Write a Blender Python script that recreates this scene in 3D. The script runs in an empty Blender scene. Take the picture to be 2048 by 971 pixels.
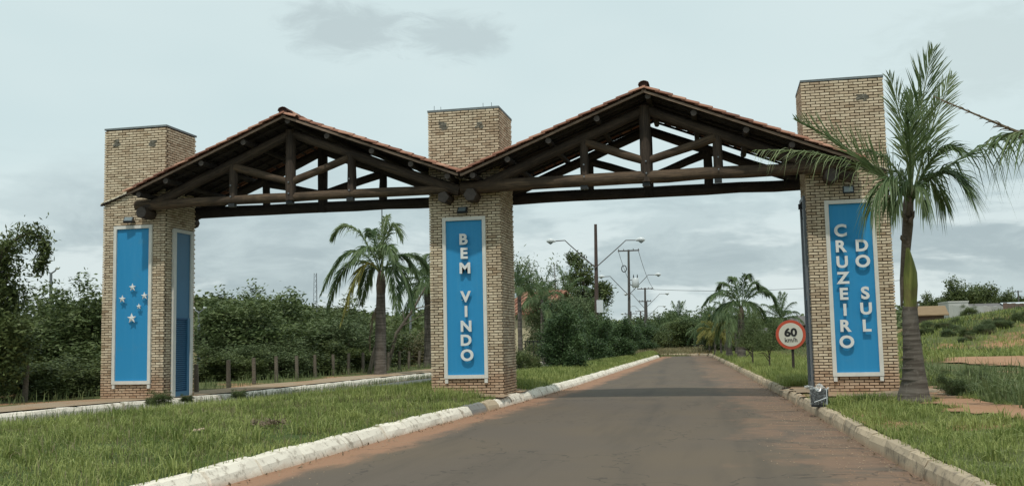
import bpy, math, random
import numpy as np
from mathutils import Vector, Matrix
PI = math.pi
random.seed(7)
RNG = np.random.default_rng(11)
SC = bpy.context.scene
COL = SC.collection
# ------------------------------------------------------------------ camera
CF, CYAW, CPITCH, CROLL = 1998.4686, -.2052, .0954, -.0214
CAM = np.array([15.9133, -23.4823, 1.2287])
def _axes():
    cy, sy, cp, sp = math.cos(CYAW), math.sin(CYAW), math.cos(CPITCH), math.sin(CPITCH)
    cr, sr = math.cos(CROLL), math.sin(CROLL)
    f = np.array([sy*cp, cy*cp, sp]); r = np.array([cy, -sy, 0.0]); u = np.cross(r, f)
    return cr*r+sr*u, -sr*r+cr*u, f
AR, AU, AF = _axes()
cam_data = bpy.data.cameras.new('camera'); cam = bpy.data.objects.new('camera', cam_data); COL.objects.link(cam)
cam_data.sensor_width = 36; cam_data.lens = CF/2048*36; cam_data.clip_start = .1; cam_data.clip_end = 8000
M = Matrix(((AR[0], AU[0], -AF[0], CAM[0]), (AR[1], AU[1], -AF[1], CAM[1]), (AR[2], AU[2], -AF[2], CAM[2]), (0, 0, 0, 1)))
cam.matrix_world = M
SC.camera = cam
def ray(x, y): return AF+AR*(x-1024)/CF-AU*(y-485.5)/CF
def atd(x, y, d): return CAM+ray(x, y)*d                      # point at forward distance d
def atz(x, y, z):
    r = ray(x, y); return CAM+r*((z-CAM[2])/r[2])
def gxy(x, d, z=-.12):                                        # ground point in picture column x at distance d
    p = atd(x, 667, d); return (float(p[0]), float(p[1]), z)
# ------------------------------------------------------------------ node helper
class NT:
    def __init__(s, tree): s.t = tree; s.n = tree.nodes; s.l = tree.links
    def node(s, typ, **kw):
        nd = s.n.new(typ)
        for k, v in kw.items():
            if k == 'ins':
                for a, b in v.items():
                    if isinstance(b, bpy.types.NodeSocket): s.l.new(b, nd.inputs[a])
                    else: nd.inputs[a].default_value = b
            else: setattr(nd, k, v)
        return nd
    def math(s, op, a, b=0.0, c=0.0, clamp=False):
        nd = s.n.new('ShaderNodeMath'); nd.operation = op; nd.use_clamp = clamp
        for i, v in enumerate((a, b, c)):
            if isinstance(v, bpy.types.NodeSocket): s.l.new(v, nd.inputs[i])
            else: nd.inputs[i].default_value = v
        return nd.outputs[0]
    def mix(s, f, a, b, typ='RGBA', blend='MIX'):
        nd = s.n.new('ShaderNodeMix'); nd.data_type = typ; nd.blend_type = blend
        ia, ib = (6, 7) if typ == 'RGBA' else (2, 3)
        for i, v in ((0, f), (ia, a), (ib, b)):
            if isinstance(v, bpy.types.NodeSocket): s.l.new(v, nd.inputs[i])
            elif typ == 'RGBA' and i != 0: nd.inputs[i].default_value = (*v, 1) if len(v) == 3 else v
            else: nd.inputs[i].default_value = v
        return nd.outputs[2 if typ == 'RGBA' else 0]
    def noise(s, vec, scale, detail=4, rough=.55, dist=0.0):
        nd = s.n.new('ShaderNodeTexNoise'); nd.inputs['Scale'].default_value = scale
        nd.inputs['Detail'].default_value = detail; nd.inputs['Roughness'].default_value = rough
        nd.inputs['Distortion'].default_value = dist
        if vec is not None: s.l.new(vec, nd.inputs['Vector'])
        return nd.outputs[0]
    def ramp(s, fac, stops):
        nd = s.n.new('ShaderNodeValToRGB'); s.l.new(fac, nd.inputs[0]); e = nd.color_ramp.elements
        while len(e) < len(stops): e.new(.5)
        for i, (p, c) in enumerate(stops):
            e[i].position = p; e[i].color = (*c, 1) if len(c) == 3 else c
        return nd.outputs[0]
    def smooth(s, v, lo, hi):
        nd = s.n.new('ShaderNodeMapRange'); nd.interpolation_type = 'SMOOTHSTEP'
        s.l.new(v, nd.inputs[0]); nd.inputs[1].default_value = lo; nd.inputs[2].default_value = hi
        return nd.outputs[0]
# ------------------------------------------------------------------ world
SUN_EL, SUN_AZ = math.radians(63), math.radians(2)
world = bpy.data.worlds.new('World'); SC.world = world; world.use_nodes = True
wt = world.node_tree; wt.nodes.clear(); w = NT(wt)
tc = w.node('ShaderNodeTexCoord').outputs['Generated']
sky = w.node('ShaderNodeTexSky', sky_type='NISHITA', sun_disc=False, sun_elevation=SUN_EL, sun_rotation=PI+SUN_AZ, dust_density=2.0)
sep = w.node('ShaderNodeSeparateXYZ', ins={0: tc}); dz = sep.outputs[2]
mp = w.node('ShaderNodeMapping', ins={'Vector': tc, 'Scale': (1.0, 1.0, 3.6)}).outputs[0]
n1 = w.noise(mp, 5.2, 8, .55, .15)
mp2 = w.node('ShaderNodeMapping', ins={'Vector': tc, 'Scale': (1.0, 1.0, 2.8), 'Location': (3.1, 1.7, .4)}).outputs[0]
n2 = w.noise(mp2, 9.5, 6, .6, .4)
n3 = w.noise(mp2, 2.0, 3, .5)
veil = w.mix(w.smooth(n3, .35, .65), (.60, .735, .748), (.66, .78, .785))
dark = w.mix(w.smooth(n2, .38, .64), (.39, .475, .50), (.52, .615, .63))
lay = w.mix(w.smooth(n1, .465, .565), dark, (.69, .775, .775))
lay = w.mix(w.math('MULTIPLY', w.smooth(n2, .56, .66), w.smooth(n1, .50, .60)), lay, (.72, .80, .80))
low = w.math('SUBTRACT', 1.0, w.smooth(w.math('ADD', dz, w.math('MULTIPLY', w.math('SUBTRACT', n1, .5), .16)), .075, .19))
low = w.math('MULTIPLY', low, .92)
skyc = w.mix(low, veil, lay)
def patch(px, py, rad, sx, amount, col, c):                    # a thin cloud at a fixed place in the sky
    d = ray(px, py); d = d/np.linalg.norm(d)
    sub = w.node('ShaderNodeVectorMath', operation='SUBTRACT', ins={0: tc, 1: tuple(d)}).outputs[0]
    sc_ = w.node('ShaderNodeVectorMath', operation='MULTIPLY', ins={0: sub, 1: (1/sx, 1/sx, 1.0)}).outputs[0]
    ln = w.node('ShaderNodeVectorMath', operation='LENGTH', ins={0: sc_}).outputs['Value']
    wob = w.math('ADD', ln, w.math('MULTIPLY', w.math('SUBTRACT', w.noise(mp2, 22, 6, .65, .6), .5), rad*1.7))
    m = w.math('SUBTRACT', 1.0, w.smooth(wob, rad*.35, rad*1.1))
    return w.mix(w.math('MULTIPLY', m, amount), c, col)
skyc = patch(690, 55, .030, 2.6, .72, (.47, .56, .575), skyc)
skyc = patch(915, 75, .026, 2.3, .65, (.47, .56, .575), skyc)
skyc = patch(1990, 100, .05, 2.2, .5, (.54, .64, .64), skyc)
sc10 = w.node('ShaderNodeVectorMath', operation='SCALE', ins={0: skyc, 'Scale': 10.6}).outputs[0]
fin = w.mix(.94, sky.outputs[0], sc10)
bg = w.node('ShaderNodeBackground', ins={'Color': fin, 'Strength': .1})
w.l.new(bg.outputs[0], w.node('ShaderNodeOutputWorld').inputs[0])
# ------------------------------------------------------------------ sun
sd = bpy.data.lights.new('sun', 'SUN'); sd.energy = 2.3; sd.angle = math.radians(1.2); sd.color = (1, .95, .86)
so = bpy.data.objects.new('sun', sd); COL.objects.link(so)
so.rotation_euler = (PI/2-SUN_EL, 0, SUN_AZ)
SC.view_settings.view_transform = 'Standard'; SC.view_settings.look = 'None'
SC.view_settings.exposure = 0.0; SC.view_settings.gamma = 1.0
SC.cycles.max_bounces = 6; SC.cycles.diffuse_bounces = 3; SC.cycles.transparent_max_bounces = 8
# ------------------------------------------------------------------ object helpers
def tag(o, label=None, cat=None, group=None, kind=None):
    if label: o['label'] = label
    if cat: o['category'] = cat
    if group: o['group'] = group
    if kind: o['kind'] = kind
    return o
def thing(name, label, cat, loc=(0, 0, 0), rotz=0, group=None):
    o = bpy.data.objects.new(name, None); COL.objects.link(o); o.empty_display_size = .2
    o.location = loc; o.rotation_euler = (0, 0, rotz)
    return tag(o, label, cat, group)
def link(name, me, parent=None, loc=None, rot=None, scale=None):
    o = bpy.data.objects.new(name, me); COL.objects.link(o)
    if parent is not None: o.parent = parent
    if loc is not None: o.location = loc
    if rot is not None: o.rotation_euler = rot
    if scale is not None: o.scale = scale if hasattr(scale, '__len__') else (scale,)*3
    return o
class MB:
    def __init__(s): s.v = []; s.f = []; s.sm = []
    def add(s, vs, fs, smooth=False):
        b = len(s.v); s.v += [tuple(map(float, p)) for p in vs]; s.f += [tuple(i+b for i in f) for f in fs]; s.sm += [smooth]*len(fs)
        return s
    def box(s, c, d, rz=0.0, jit=0.0, taper=1.0, mat=None):
        x, y, z = (k/2 for k in d); vs = []
        for sz in (-1, 1):
            t = taper if sz > 0 else 1
            for sx, sy in ((-1, -1), (1, -1), (1, 1), (-1, 1)):
                p = Vector((sx*x*t, sy*y*t, sz*z))
                if jit: p += Vector([random.uniform(-jit, jit) for _ in range(3)])
                if mat is not None: p = mat @ p
                elif rz: p = Matrix.Rotation(rz, 3, 'Z') @ p
                vs.append((p[0]+c[0], p[1]+c[1], p[2]+c[2]))
        return s.add(vs, [(0, 3, 2, 1), (4, 5, 6, 7), (0, 1, 5, 4), (1, 2, 6, 5), (2, 3, 7, 6), (3, 0, 4, 7)])
    def tube(s, pts, rad, n=8, cap=True, wob=0.0, smooth=True, phase=0.0):
        P = [Vector(p) for p in pts]; R = rad if hasattr(rad, '__len__') else [rad]*len(P)
        vs = []; ref = None
        for i, p in enumerate(P):
            t = (P[min(i+1, len(P)-1)]-P[max(i-1, 0)]).normalized()
            if ref is None: ref = Vector((0, 0, 1)) if abs(t.z) < .9 else Vector((1, 0, 0))
            a = t.cross(ref).normalized(); ref = a.cross(t).normalized()
            for k in range(n):
                an = 2*PI*k/n+phase; r = R[i]*(1+random.uniform(-wob, wob))
                vs.append(p+a*math.cos(an)*r+ref*math.sin(an)*r)
        fs = []
        for i in range(len(P)-1):
            for k in range(n):
                k2 = (k+1) % n; fs.append((i*n+k, i*n+k2, (i+1)*n+k2, (i+1)*n+k))
        s.add(vs, fs, smooth)
        if cap:
            s.add(vs[:n], [tuple(range(n))]); s.add(vs[-n:], [tuple(range(n-1, -1, -1))])
        return s
    def prism(s, poly, y0, y1):                                # polygon in x,z pulled along y
        n = len(poly); vs = [(x, y0, z) for x, z in poly]+[(x, y1, z) for x, z in poly]
        fs = [tuple(range(n)), tuple(range(2*n-1, n-1, -1))]+[(i, i+n, (i+1) % n+n, (i+1) % n) for i in range(n)]
        return s.add(vs, fs)
    def mesh(s, name, mat):
        me = bpy.data.meshes.new(name); me.from_pydata(s.v, [], s.f); me.materials.append(mat)
        me.polygons.foreach_set('use_smooth', s.sm); me.update(); return me
    def build(s, name, mat, parent=None, **kw): return link(name, s.mesh(name, mat), parent, **kw)
def npmesh(name, V, F, mat, smooth=False):                     # V (n,3), F (m,k)
    me = bpy.data.meshes.new(name); m, k = F.shape
    me.vertices.add(len(V)); me.vertices.foreach_set('co', V.astype(np.float32).ravel())
    me.loops.add(m*k); me.loops.foreach_set('vertex_index', F.astype(np.int32).ravel())
    me.polygons.add(m); me.polygons.foreach_set('loop_start', np.arange(0, m*k, k, dtype=np.int32))
    me.polygons.foreach_set('use_smooth', np.full(m, smooth)); me.materials.append(mat)
    me.update(calc_edges=True); return me
# ------------------------------------------------------------------ materials
def newmat(name):
    m = bpy.data.materials.new(name); m.use_nodes = True; t = m.node_tree; t.nodes.clear(); nt = NT(t)
    out = nt.node('ShaderNodeOutputMaterial'); return m, nt, out
def finish(nt, out, col, rough=.8, bump=None, bs=.3, bd=.02, metal=0.0, spec=.3, transl=0.0):
    p = nt.node('ShaderNodeBsdfPrincipled')
    if isinstance(col, bpy.types.NodeSocket): nt.l.new(col, p.inputs['Base Color'])
    else: p.inputs['Base Color'].default_value = (*col, 1)
    if isinstance(rough, bpy.types.NodeSocket): nt.l.new(rough, p.inputs['Roughness'])
    else: p.inputs['Roughness'].default_value = rough
    p.inputs['Metallic'].default_value = metal; p.inputs['Specular IOR Level'].default_value = spec
    if bump is not None:
        b = nt.node('ShaderNodeBump', ins={'Height': bump, 'Strength': bs, 'Distance': bd}); nt.l.new(b.outputs[0], p.inputs['Normal'])
    s = p.outputs[0]
    if transl:
        tr = nt.node('ShaderNodeBsdfTranslucent')
        if isinstance(col, bpy.types.NodeSocket): nt.l.new(col, tr.inputs[0])
        else: tr.inputs[0].default_value = (*col, 1)
        mx = nt.node('ShaderNodeMixShader', ins={0: transl, 1: s, 2: tr.outputs[0]}); s = mx.outputs[0]
    nt.l.new(s, out.inputs[0])
def pos(nt): return nt.node('ShaderNodeNewGeometry').outputs['Position']
def simple(name, col, rough=.6, var=.12, scale=6, metal=0.0, spec=.3, bump=0.0):
    m, nt, out = newmat(name); n = nt.noise(pos(nt), scale, 5, .6)
    c = nt.mix(n, tuple(k*(1-var*1.6) for k in col), tuple(min(1, k*(1+var)) for k in col))
    finish(nt, out, c, rough, n if bump else None, bump, .01, metal, spec); return m
def island(nt): return nt.node('ShaderNodeNewGeometry').outputs['Random Per Island']
def foliage(name, c1, c2, c3, rough=.55, transl=.25, pscale=.9, spec=.3):
    m, nt, out = newmat(name); r = island(nt)
    c = nt.ramp(r, [(0, c1), (.55, c2), (1, c3)])
    n = nt.noise(pos(nt), pscale, 3, .5)
    c = nt.mix(nt.smooth(n, .3, .7), c, nt.mix(.55, c, tuple(k*1.5 for k in c3)))
    finish(nt, out, c, rough, transl=transl, spec=spec); return m
MT = {}
MT['leaf_dark'] = foliage('leaf_dark', (.034, .054, .017), (.060, .086, .027), (.120, .148, .052))
MT['leaf_mid'] = foliage('leaf_mid', (.040, .068, .022), (.070, .104, .034), (.135, .170, .066))
MT['leaf_light'] = foliage('leaf_light', (.045, .072, .026), (.075, .108, .042), (.13, .165, .075))
MT['leaf_ficus'] = foliage('leaf_ficus', (.028, .056, .022), (.048, .088, .033), (.095, .145, .056), rough=.45)
MT['leaf_dry'] = foliage('leaf_dry', (.075, .085, .035), (.11, .11, .05), (.16, .14, .07))
MT['palm'] = foliage('palm_leaf', (.042, .080, .030), (.074, .124, .048), (.145, .195, .085), rough=.5, transl=.3)
MT['palm_bright'] = foliage('palm_leaf_bright', (.075, .125, .045), (.125, .18, .07), (.24, .28, .14), rough=.45, transl=.35)
MT['palm_yellow'] = foliage('palm_leaf_yellow', (.12, .15, .03), (.20, .20, .05), (.28, .25, .08), transl=.35)
MT['palm_dead'] = foliage('palm_leaf_dead', (.10, .075, .05), (.16, .12, .08), (.22, .17, .11))
MT['grass'] = foliage('grass_blade', (.105, .152, .032), (.168, .222, .052), (.30, .32, .11), transl=.3, pscale=.9)
MT['grass_dry'] = foliage('dry_grass_blade', (.12, .12, .05), (.17, .155, .075), (.25, .21, .12), transl=.3, pscale=.5)
MT['weed'] = foliage('weed_blade', (.065, .105, .035), (.105, .150, .052), (.17, .20, .085), transl=.3, pscale=.4)
def soil(name, g1, g2, d1, d2, lo, hi, scale=.8):
    m, nt, out = newmat(name); P = pos(nt)
    n = nt.noise(P, scale, 6, .6); f = nt.noise(P, 22, 6, .65)
    g = nt.mix(f, g1, g2); d = nt.mix(f, d1, d2)
    c = nt.mix(nt.smooth(n, lo, hi), g, d)
    finish(nt, out, c, .95, f, .5, .03, spec=.1); return m
GR1, GR2 = (.045, .070, .022), (.085, .115, .040)
RD1, RD2 = (.27, .14, .075), (.42, .25, .15)
MT['turf'] = soil('turf_soil', GR1, GR2, (.15, .12, .06), (.22, .15, .08), .60, .72, 1.3)
MT['field'] = soil('field_soil', (.075, .095, .035), (.13, .14, .06), RD1, RD2, .50, .62, .22)
MT['dirt'] = soil('dirt_soil', (.27, .205, .14), (.40, .315, .225), (.27, .17, .10), (.40, .27, .175), .45, .62, .6)
MT['red_dirt'] = soil('red_dirt_soil', (.30, .165, .10), (.44, .27, .17), RD1, RD2, .45, .62, .6)
MT['far'] = soil('far_soil', (.045, .07, .03), (.09, .11, .05), (.09, .10, .045), (.14, .13, .07), .45, .6, .02)
# road
m, nt, out = newmat('asphalt'); P = pos(nt)
uv = nt.node('ShaderNodeUVMap'); sp = nt.node('ShaderNodeSeparateXYZ', ins={0: uv.outputs[0]}); dl, dr = sp.outputs[0], sp.outputs[1]
big = nt.noise(P, .35, 4, .5); fine = nt.noise(P, 60, 4, .7)
st = nt.node('ShaderNodeMapping', ins={'Vector': P, 'Scale': (2.2, .22, 1), 'Rotation': (0, 0, .03)}).outputs[0]
trk = nt.noise(st, 1.0, 4, .55)
base = nt.mix(fine, (.098, .077, .060), (.138, .112, .088))
base = nt.mix(nt.smooth(big, .35, .7), base, (.132, .102, .073))
base = nt.mix(nt.math('MULTIPLY', nt.smooth(trk, .5, .75), .5), base, (.086, .070, .055))
ns = nt.noise(nt.node('ShaderNodeMapping', ins={'Vector': P, 'Scale': (1.0, .45, 1)}).outputs[0], 1.6, 6, .62, .5)
def edge(d, wid, amt):
    q = nt.math('ADD', d, nt.math('MULTIPLY', nt.math('SUBTRACT', ns, .5), wid*amt)); return nt.math('SUBTRACT', 1.0, nt.smooth(q, wid*.42, wid*1.0))
dust = nt.mix(fine, (.27, .140, .082), (.37, .215, .135))
eL = edge(dl, .85, 1.5); eR = nt.math('MULTIPLY', edge(dr, 1.7, 2.6), nt.smooth(nt.noise(nt.node('ShaderNodeMapping', ins={'Vector': P, 'Scale': (.8, 2.6, 1)}).outputs[0], 1.5, 6, .65), .34, .56))
c = nt.mix(nt.math('MULTIPLY', eL, .92), base, dust); c = nt.mix(nt.math('MULTIPLY', eR, .7), c, nt.mix(.45, dust, base))
vor = nt.node('ShaderNodeTexVoronoi', feature='DISTANCE_TO_EDGE', ins={'Vector': nt.node('ShaderNodeMapping', ins={'Vector': nt.node('ShaderNodeVectorMath', operation='ADD', ins={0: P, 1: nt.node('ShaderNodeTexNoise', ins={'Vector': P, 'Scale': 2.0}).outputs[1]}).outputs[0], 'Scale': (.5, .22, 1)}).outputs[0], 'Scale': .8})
crk = nt.math('SUBTRACT', 1.0, nt.smooth(vor.outputs['Distance'], .002, .008))
c = nt.mix(nt.math('MULTIPLY', crk, .55), c, (.045, .038, .032)); sp2 = nt.noise(P, 14, 5, .8); c = nt.mix(nt.math('MULTIPLY', nt.smooth(sp2, .60, .72), .35), c, (.20, .17, .135)); xx = nt.math('SUBTRACT', nt.math('ABSOLUTE', nt.math('SUBTRACT', dr, 2.3)), .75); tyre = nt.math('SUBTRACT', 1.0, nt.smooth(nt.math('ABSOLUTE', xx), .05, .38)); c = nt.mix(nt.math('MULTIPLY', tyre, nt.math('MULTIPLY', nt.smooth(trk, .35, .6), .28)), c, (.060, .052, .045))
finish(nt, out, c, .88, fine, .25, .006, spec=.25); MT['asphalt'] = m
m, nt, out = newmat('asphalt_lane'); fine = nt.noise(pos(nt), 50, 4, .7)
finish(nt, out, nt.mix(fine, (.10, .105, .105), (.15, .155, .15)), .9, fine, .2, .006); MT['asphalt2'] = m
# kerb paint
def kerbmat(name, c1, c2, stain):
    m, nt, out = newmat(name); P = pos(nt)
    rnd = nt.node('ShaderNodeObjectInfo').outputs['Random']
    n = nt.noise(P, 7, 7, .72); n2 = nt.noise(P, 1.5, 4, .6); f = nt.noise(P, 45, 4, .7)
    c = nt.mix(rnd, c1, c2)
    c = nt.mix(nt.math('MULTIPLY', nt.smooth(nt.math('ADD', n, nt.math('MULTIPLY', n2, .35)), .68, .86), .75), c, stain)
    z = nt.node('ShaderNodeSeparateXYZ', ins={0: P}).outputs[2]
    low = nt.math('SUBTRACT', 1.0, nt.smooth(nt.math('ADD', z, nt.math('MULTIPLY', nt.math('SUBTRACT', n, .5), .2)), -.33, -.24))
    c = nt.mix(nt.math('MULTIPLY', low, .55), c, (.40, .24, .15))
    finish(nt, out, c, .9, f, .5, .012); return m
MT['kerb_white'] = kerbmat('kerb_whitewash', (.84, .77, .66), (.74, .68, .58), (.24, .19, .14))
MT['kerb_tan'] = kerbmat('kerb_tan', (.50, .40, .28), (.38, .31, .22), (.13, .11, .09))
MT['kerb_grey'] = kerbmat('kerb_concrete', (.26, .25, .23), (.22, .22, .21), (.12, .11, .09))
# bricks
m, nt, out = newmat('brick_face'); P = pos(nt)
oi = nt.node('ShaderNodeObjectInfo').outputs['Random']; r = nt.math('FRACT', nt.math('ADD', oi, island(nt)))
c = nt.ramp(r, [(0, (.39, .29, .19)), (.10, (.51, .405, .285)), (.40, (.595, .485, .345)), (1, (.695, .59, .435))])
n = nt.noise(P, 30, 5, .7); c = nt.mix(nt.math('MULTIPLY', nt.smooth(n, .5, .8), .4), c, (.33, .23, .14))
big = nt.noise(P, 1.1, 5, .6)
c = nt.mix(nt.math('MULTIPLY', nt.smooth(big, .50, .68), .42), c, (.30, .21, .14))
z = nt.node('ShaderNodeSeparateXYZ', ins={0: P}).outputs[2]
lowm = nt.math('SUBTRACT', 1.0, nt.smooth(nt.math('ADD', z, nt.math('MULTIPLY', nt.math('SUBTRACT', nt.noise(P, 2.6, 5, .6), .5), 1.4)), .10, .75))
vs_ = nt.noise(nt.node('ShaderNodeMapping', ins={'Vector': P, 'Scale': (5, 5, .35)}).outputs[0], 1.0, 5, .6); c = nt.mix(nt.math('MULTIPLY', nt.smooth(vs_, .52, .70), .38), c, (.20, .165, .12)); c = nt.mix(nt.math('MULTIPLY', lowm, .52), c, nt.mix(n, (.22, .10, .055), (.48, .25, .145)))
finish(nt, out, c, .85, n, .35, .006, spec=.2); MT['brick'] = m
MT['mortar'] = simple('mortar', (.060, .040, .026), .95, .3, 8, bump=.5)
MT['patch'] = simple('old_cement', (.17, .16, .13), .95, .4, 14, bump=.5)
MT['cream_mortar'] = simple('cream_mortar', (.66, .60, .47), .9, .25, 20)
MT['coping'] = simple('coping_concrete', (.20, .23, .24), .9, .25, 9)
MT['white'] = simple('white_frame_paint', (.66, .65, .60), .55, .12, 5)
MT['letter'] = simple('letter_paint', (.70, .71, .69), .5, .06, 5)
m, nt, out = newmat('blue_panel'); P = pos(nt); a_ = nt.noise(nt.node('ShaderNodeMapping', ins={'Vector': P, 'Scale': (9, 9, .5)}).outputs[0], 1.0, 5, .6); b_ = nt.noise(P, 2.2, 5, .6)
c = nt.mix(nt.math('MULTIPLY', nt.smooth(a_, .45, .75), .5), (.026, .25, .50), (.045, .28, .52)); c = nt.mix(nt.math('MULTIPLY', nt.smooth(b_, .55, .75), .25), c, (.10, .25, .36)); finish(nt, out, c, .5, b_, .15, .01); MT['blue'] = m
MT['blue_dull'] = simple('blue_panel_side', (.06, .175, .30), .5, .10, 3)
MT['blue_door'] = simple('blue_door_paint', (.016, .085, .19), .5, .15, 6)
MT['grey_metal'] = simple('grey_metal', (.20, .22, .24), .5, .2, 7, metal=.3)
MT['black'] = simple('black_metal', (.025, .028, .030), .5, .2, 9)
MT['glass'] = simple('lamp_glass', (.16, .20, .21), .15, .1, 9, spec=.8)
# wood
def wood(name, c1, c2, rough=.85):
    m, nt, out = newmat(name); tcn = nt.node('ShaderNodeTexCoord').outputs['Object']
    mpn = nt.node('ShaderNodeMapping', ins={'Vector': tcn, 'Scale': (1.2, 14, 14)}).outputs[0]
    n = nt.noise(mpn, 1.6, 6, .65, .6); b = nt.noise(pos(nt), 1.7, 4, .6)
    c = nt.mix(nt.smooth(n, .3, .7), c1, c2); c = nt.mix(nt.math('MULTIPLY', nt.smooth(b, .4, .7), .6), c, tuple(k*.55 for k in c1))
    finish(nt, out, c, rough, n, .5, .01); return m
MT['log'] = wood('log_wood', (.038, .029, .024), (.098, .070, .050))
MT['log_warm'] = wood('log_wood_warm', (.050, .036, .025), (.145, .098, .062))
MT['log_end'] = simple('log_cut_end', (.095, .080, .072), .9, .3, 14)
MT['board'] = wood('verge_board', (.18, .125, .09), (.30, .215, .16))
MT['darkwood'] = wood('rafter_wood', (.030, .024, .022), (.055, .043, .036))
MT['pole'] = simple('rusty_pole', (.105, .075, .064), .8, .35, 5)
MT['pole_grey'] = simple('grey_pole', (.115, .105, .10), .8, .3, 5)
MT['post'] = wood('post_wood', (.10, .085, .065), (.19, .16, .125))
MT['bark'] = wood('bark', (.075, .062, .048), (.14, .115, .088))
m, nt, out = newmat('roof_tile'); r = nt.math('FRACT', nt.math('ADD', nt.node('ShaderNodeObjectInfo').outputs['Random'], island(nt)))
c = nt.ramp(r, [(0, (.17, .075, .050)), (.5, (.31, .145, .095)), (1, (.43, .24, .165))]); n = nt.noise(pos(nt), 9, 6, .7)
c = nt.mix(nt.math('MULTIPLY', nt.smooth(n, .45, .7), .5), c, (.12, .07, .05)); finish(nt, out, c, .85, n, .3, .01); MT['tile'] = m
MT['tile_dark'] = simple('dark_ridge_tile', (.075, .035, .028), .9, .4, 15)
# palm trunk
m, nt, out = newmat('palm_trunk'); P = pos(nt); z = nt.node('ShaderNodeSeparateXYZ', ins={0: P}).outputs[2]
wv = nt.node('ShaderNodeTexNoise', ins={'Vector': nt.node('ShaderNodeMapping', ins={'Vector': P, 'Scale': (.8, .8, 9)}).outputs[0], 'Scale': 1.6, 'Detail': 5.0}).outputs[0]
n = nt.noise(P, 9, 6, .7); c = nt.mix(nt.smooth(wv, .35, .65), (.085, .072, .060), (.165, .145, .125)); c = nt.mix(nt.math('MULTIPLY', nt.smooth(n, .5, .7), .6), c, (.21, .19, .165))
finish(nt, out, c, .9, wv, .8, .02, spec=.15); MT['trunk'] = m
m, nt, out = newmat('crownshaft'); P = pos(nt); n = nt.noise(nt.node('ShaderNodeMapping', ins={'Vector': P, 'Scale': (14, 14, 1.2)}).outputs[0], 1.5, 5, .6)
c = nt.mix(nt.smooth(n, .35, .65), (.13, .15, .035), (.21, .225, .06)); c = nt.mix(nt.math('MULTIPLY', nt.smooth(nt.noise(P, 3, 4, .6), .5, .65), .6), c, (.14, .10, .05))
finish(nt, out, c, .6, n, .2, .01); MT['shaft'] = m
MT['sheath'] = wood('dead_sheath', (.11, .085, .062), (.20, .16, .125))
MT['cream'] = simple('cream_plaster', (.62, .56, .38), .9, .1, 2)
MT['whitewall'] = simple('white_plaster', (.50, .50, .47), .9, .15, 1)
MT['greywall'] = simple('grey_plaster', (.30, .29, .27), .9, .2, 1)
MT['brownwall'] = simple('brown_wall', (.17, .12, .095), .9, .25, 1.2)
MT['tanroof'] = simple('tan_roof', (.25, .175, .10), .9, .2, 2)
MT['greyroof'] = simple('grey_roof', (.15, .14, .135), .9, .25, 2)
MT['car_white'] = simple('car_paint_white', (.75, .76, .76), .25, .03, 3, spec=.6)
MT['rubber'] = simple('rubber', (.02, .02, .02), .8, .1, 9)
MT['carglass'] = simple('car_glass', (.03, .04, .045), .08, .1, 9, spec=.9)
MT['lampwhite'] = simple('lamp_dome', (.62, .66, .68), .3, .1, 9, spec=.6)
MT['sign_white'] = simple('sign_white', (.60, .58, .50), .5, .08, 6)
MT['sign_red'] = simple('sign_red', (.50, .085, .045), .5, .1, 6)
MT['sign_black'] = simple('sign_black', (.022, .022, .024), .5, .1, 6)
# ------------------------------------------------------------------ ground and roads
def interp(tab):
    xs = [a for a, b in tab]; ys = [b for a, b in tab]
    return lambda v: float(np.interp(v, xs, ys))
uLB = interp([(-30, 9.7), (-14, 10.42), (-7, 10.66), (0, 11.02), (8, 11.28), (20, 11.36), (52, 11.55)])     # left kerb foot
uRB = interp([(-30, 18.6), (-14, 17.98), (-8, 17.70), (0, 17.36), (2.5, 17.24), (17.7, 16.5), (48, 15.0), (52, 14.8)])
uFK = interp([(-30, -6.2), (-14, -1.6), (-4.8, .90), (-2, 1.48), (0, 1.98), (2.8, 2.55), (10, 3.2), (17, 3.9), (60, 8.6)])  # far kerb foot
uML = lambda v: uFK(v)+4.4 if v < 20 else min(uFK(v)+4.4, uLB(v)-1.2)                                        # left edge of the median
def grid(name, rows, zf, mat, uvf=None, kind='structure'):      # rows: list of lists of (u, v)
    n = len(rows[0]); V = np.array([[(u, v, zf(u, v)) for u, v in r] for r in rows]).reshape(-1, 3)
    F = []
    for i in range(len(rows)-1):
        for j in range(n-1): F.append((i*n+j, i*n+j+1, (i+1)*n+j+1, (i+1)*n+j))
    me = npmesh(name, V, np.array(F), mat, True)
    if uvf:
        uvl = me.uv_layers.new(name='UVMap'); co = np.array([uvf(*V[i][:2]) for i in range(len(V))])
        li = np.array(F).ravel(); uvl.data.foreach_set('uv', co[li].astype(np.float32).ravel())
    o = link(name, me); o['kind'] = kind; return o
def strip(name, fa, fb, vs, n, zf, mat, uvf=None):
    return grid(name, [[(fa(v)+(fb(v)-fa(v))*j/(n-1), v) for j in range(n)] for v in vs], zf, mat, uvf)
def hn(u, v, s=1.0, a=0.0):
    return (math.sin(u*1.3*s+a)*math.cos(v*.9*s+2*a)+.6*math.sin(u*2.9*s-v*1.7*s+a))*.5
def sst(x, a, b):
    t = min(1, max(0, (x-a)/(b-a))); return t*t*(3-2*t)
vs_road = [-26+i*1.0 for i in range(79)]
strip('road', lambda v: uLB(v)-.05, lambda v: uRB(v)+.05, vs_road, 15, lambda u, v: -.32+.03*(1-((u-14)/3.5)**2), MT['asphalt'], lambda u, v: (u-uLB(v), uRB(v)-u))
strip('left_road', lambda v: uFK(v)-.05, lambda v: uML(v)+.2, [-26+2*i for i in range(43)], 5, lambda u, v: -.325, MT['asphalt2'])
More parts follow.
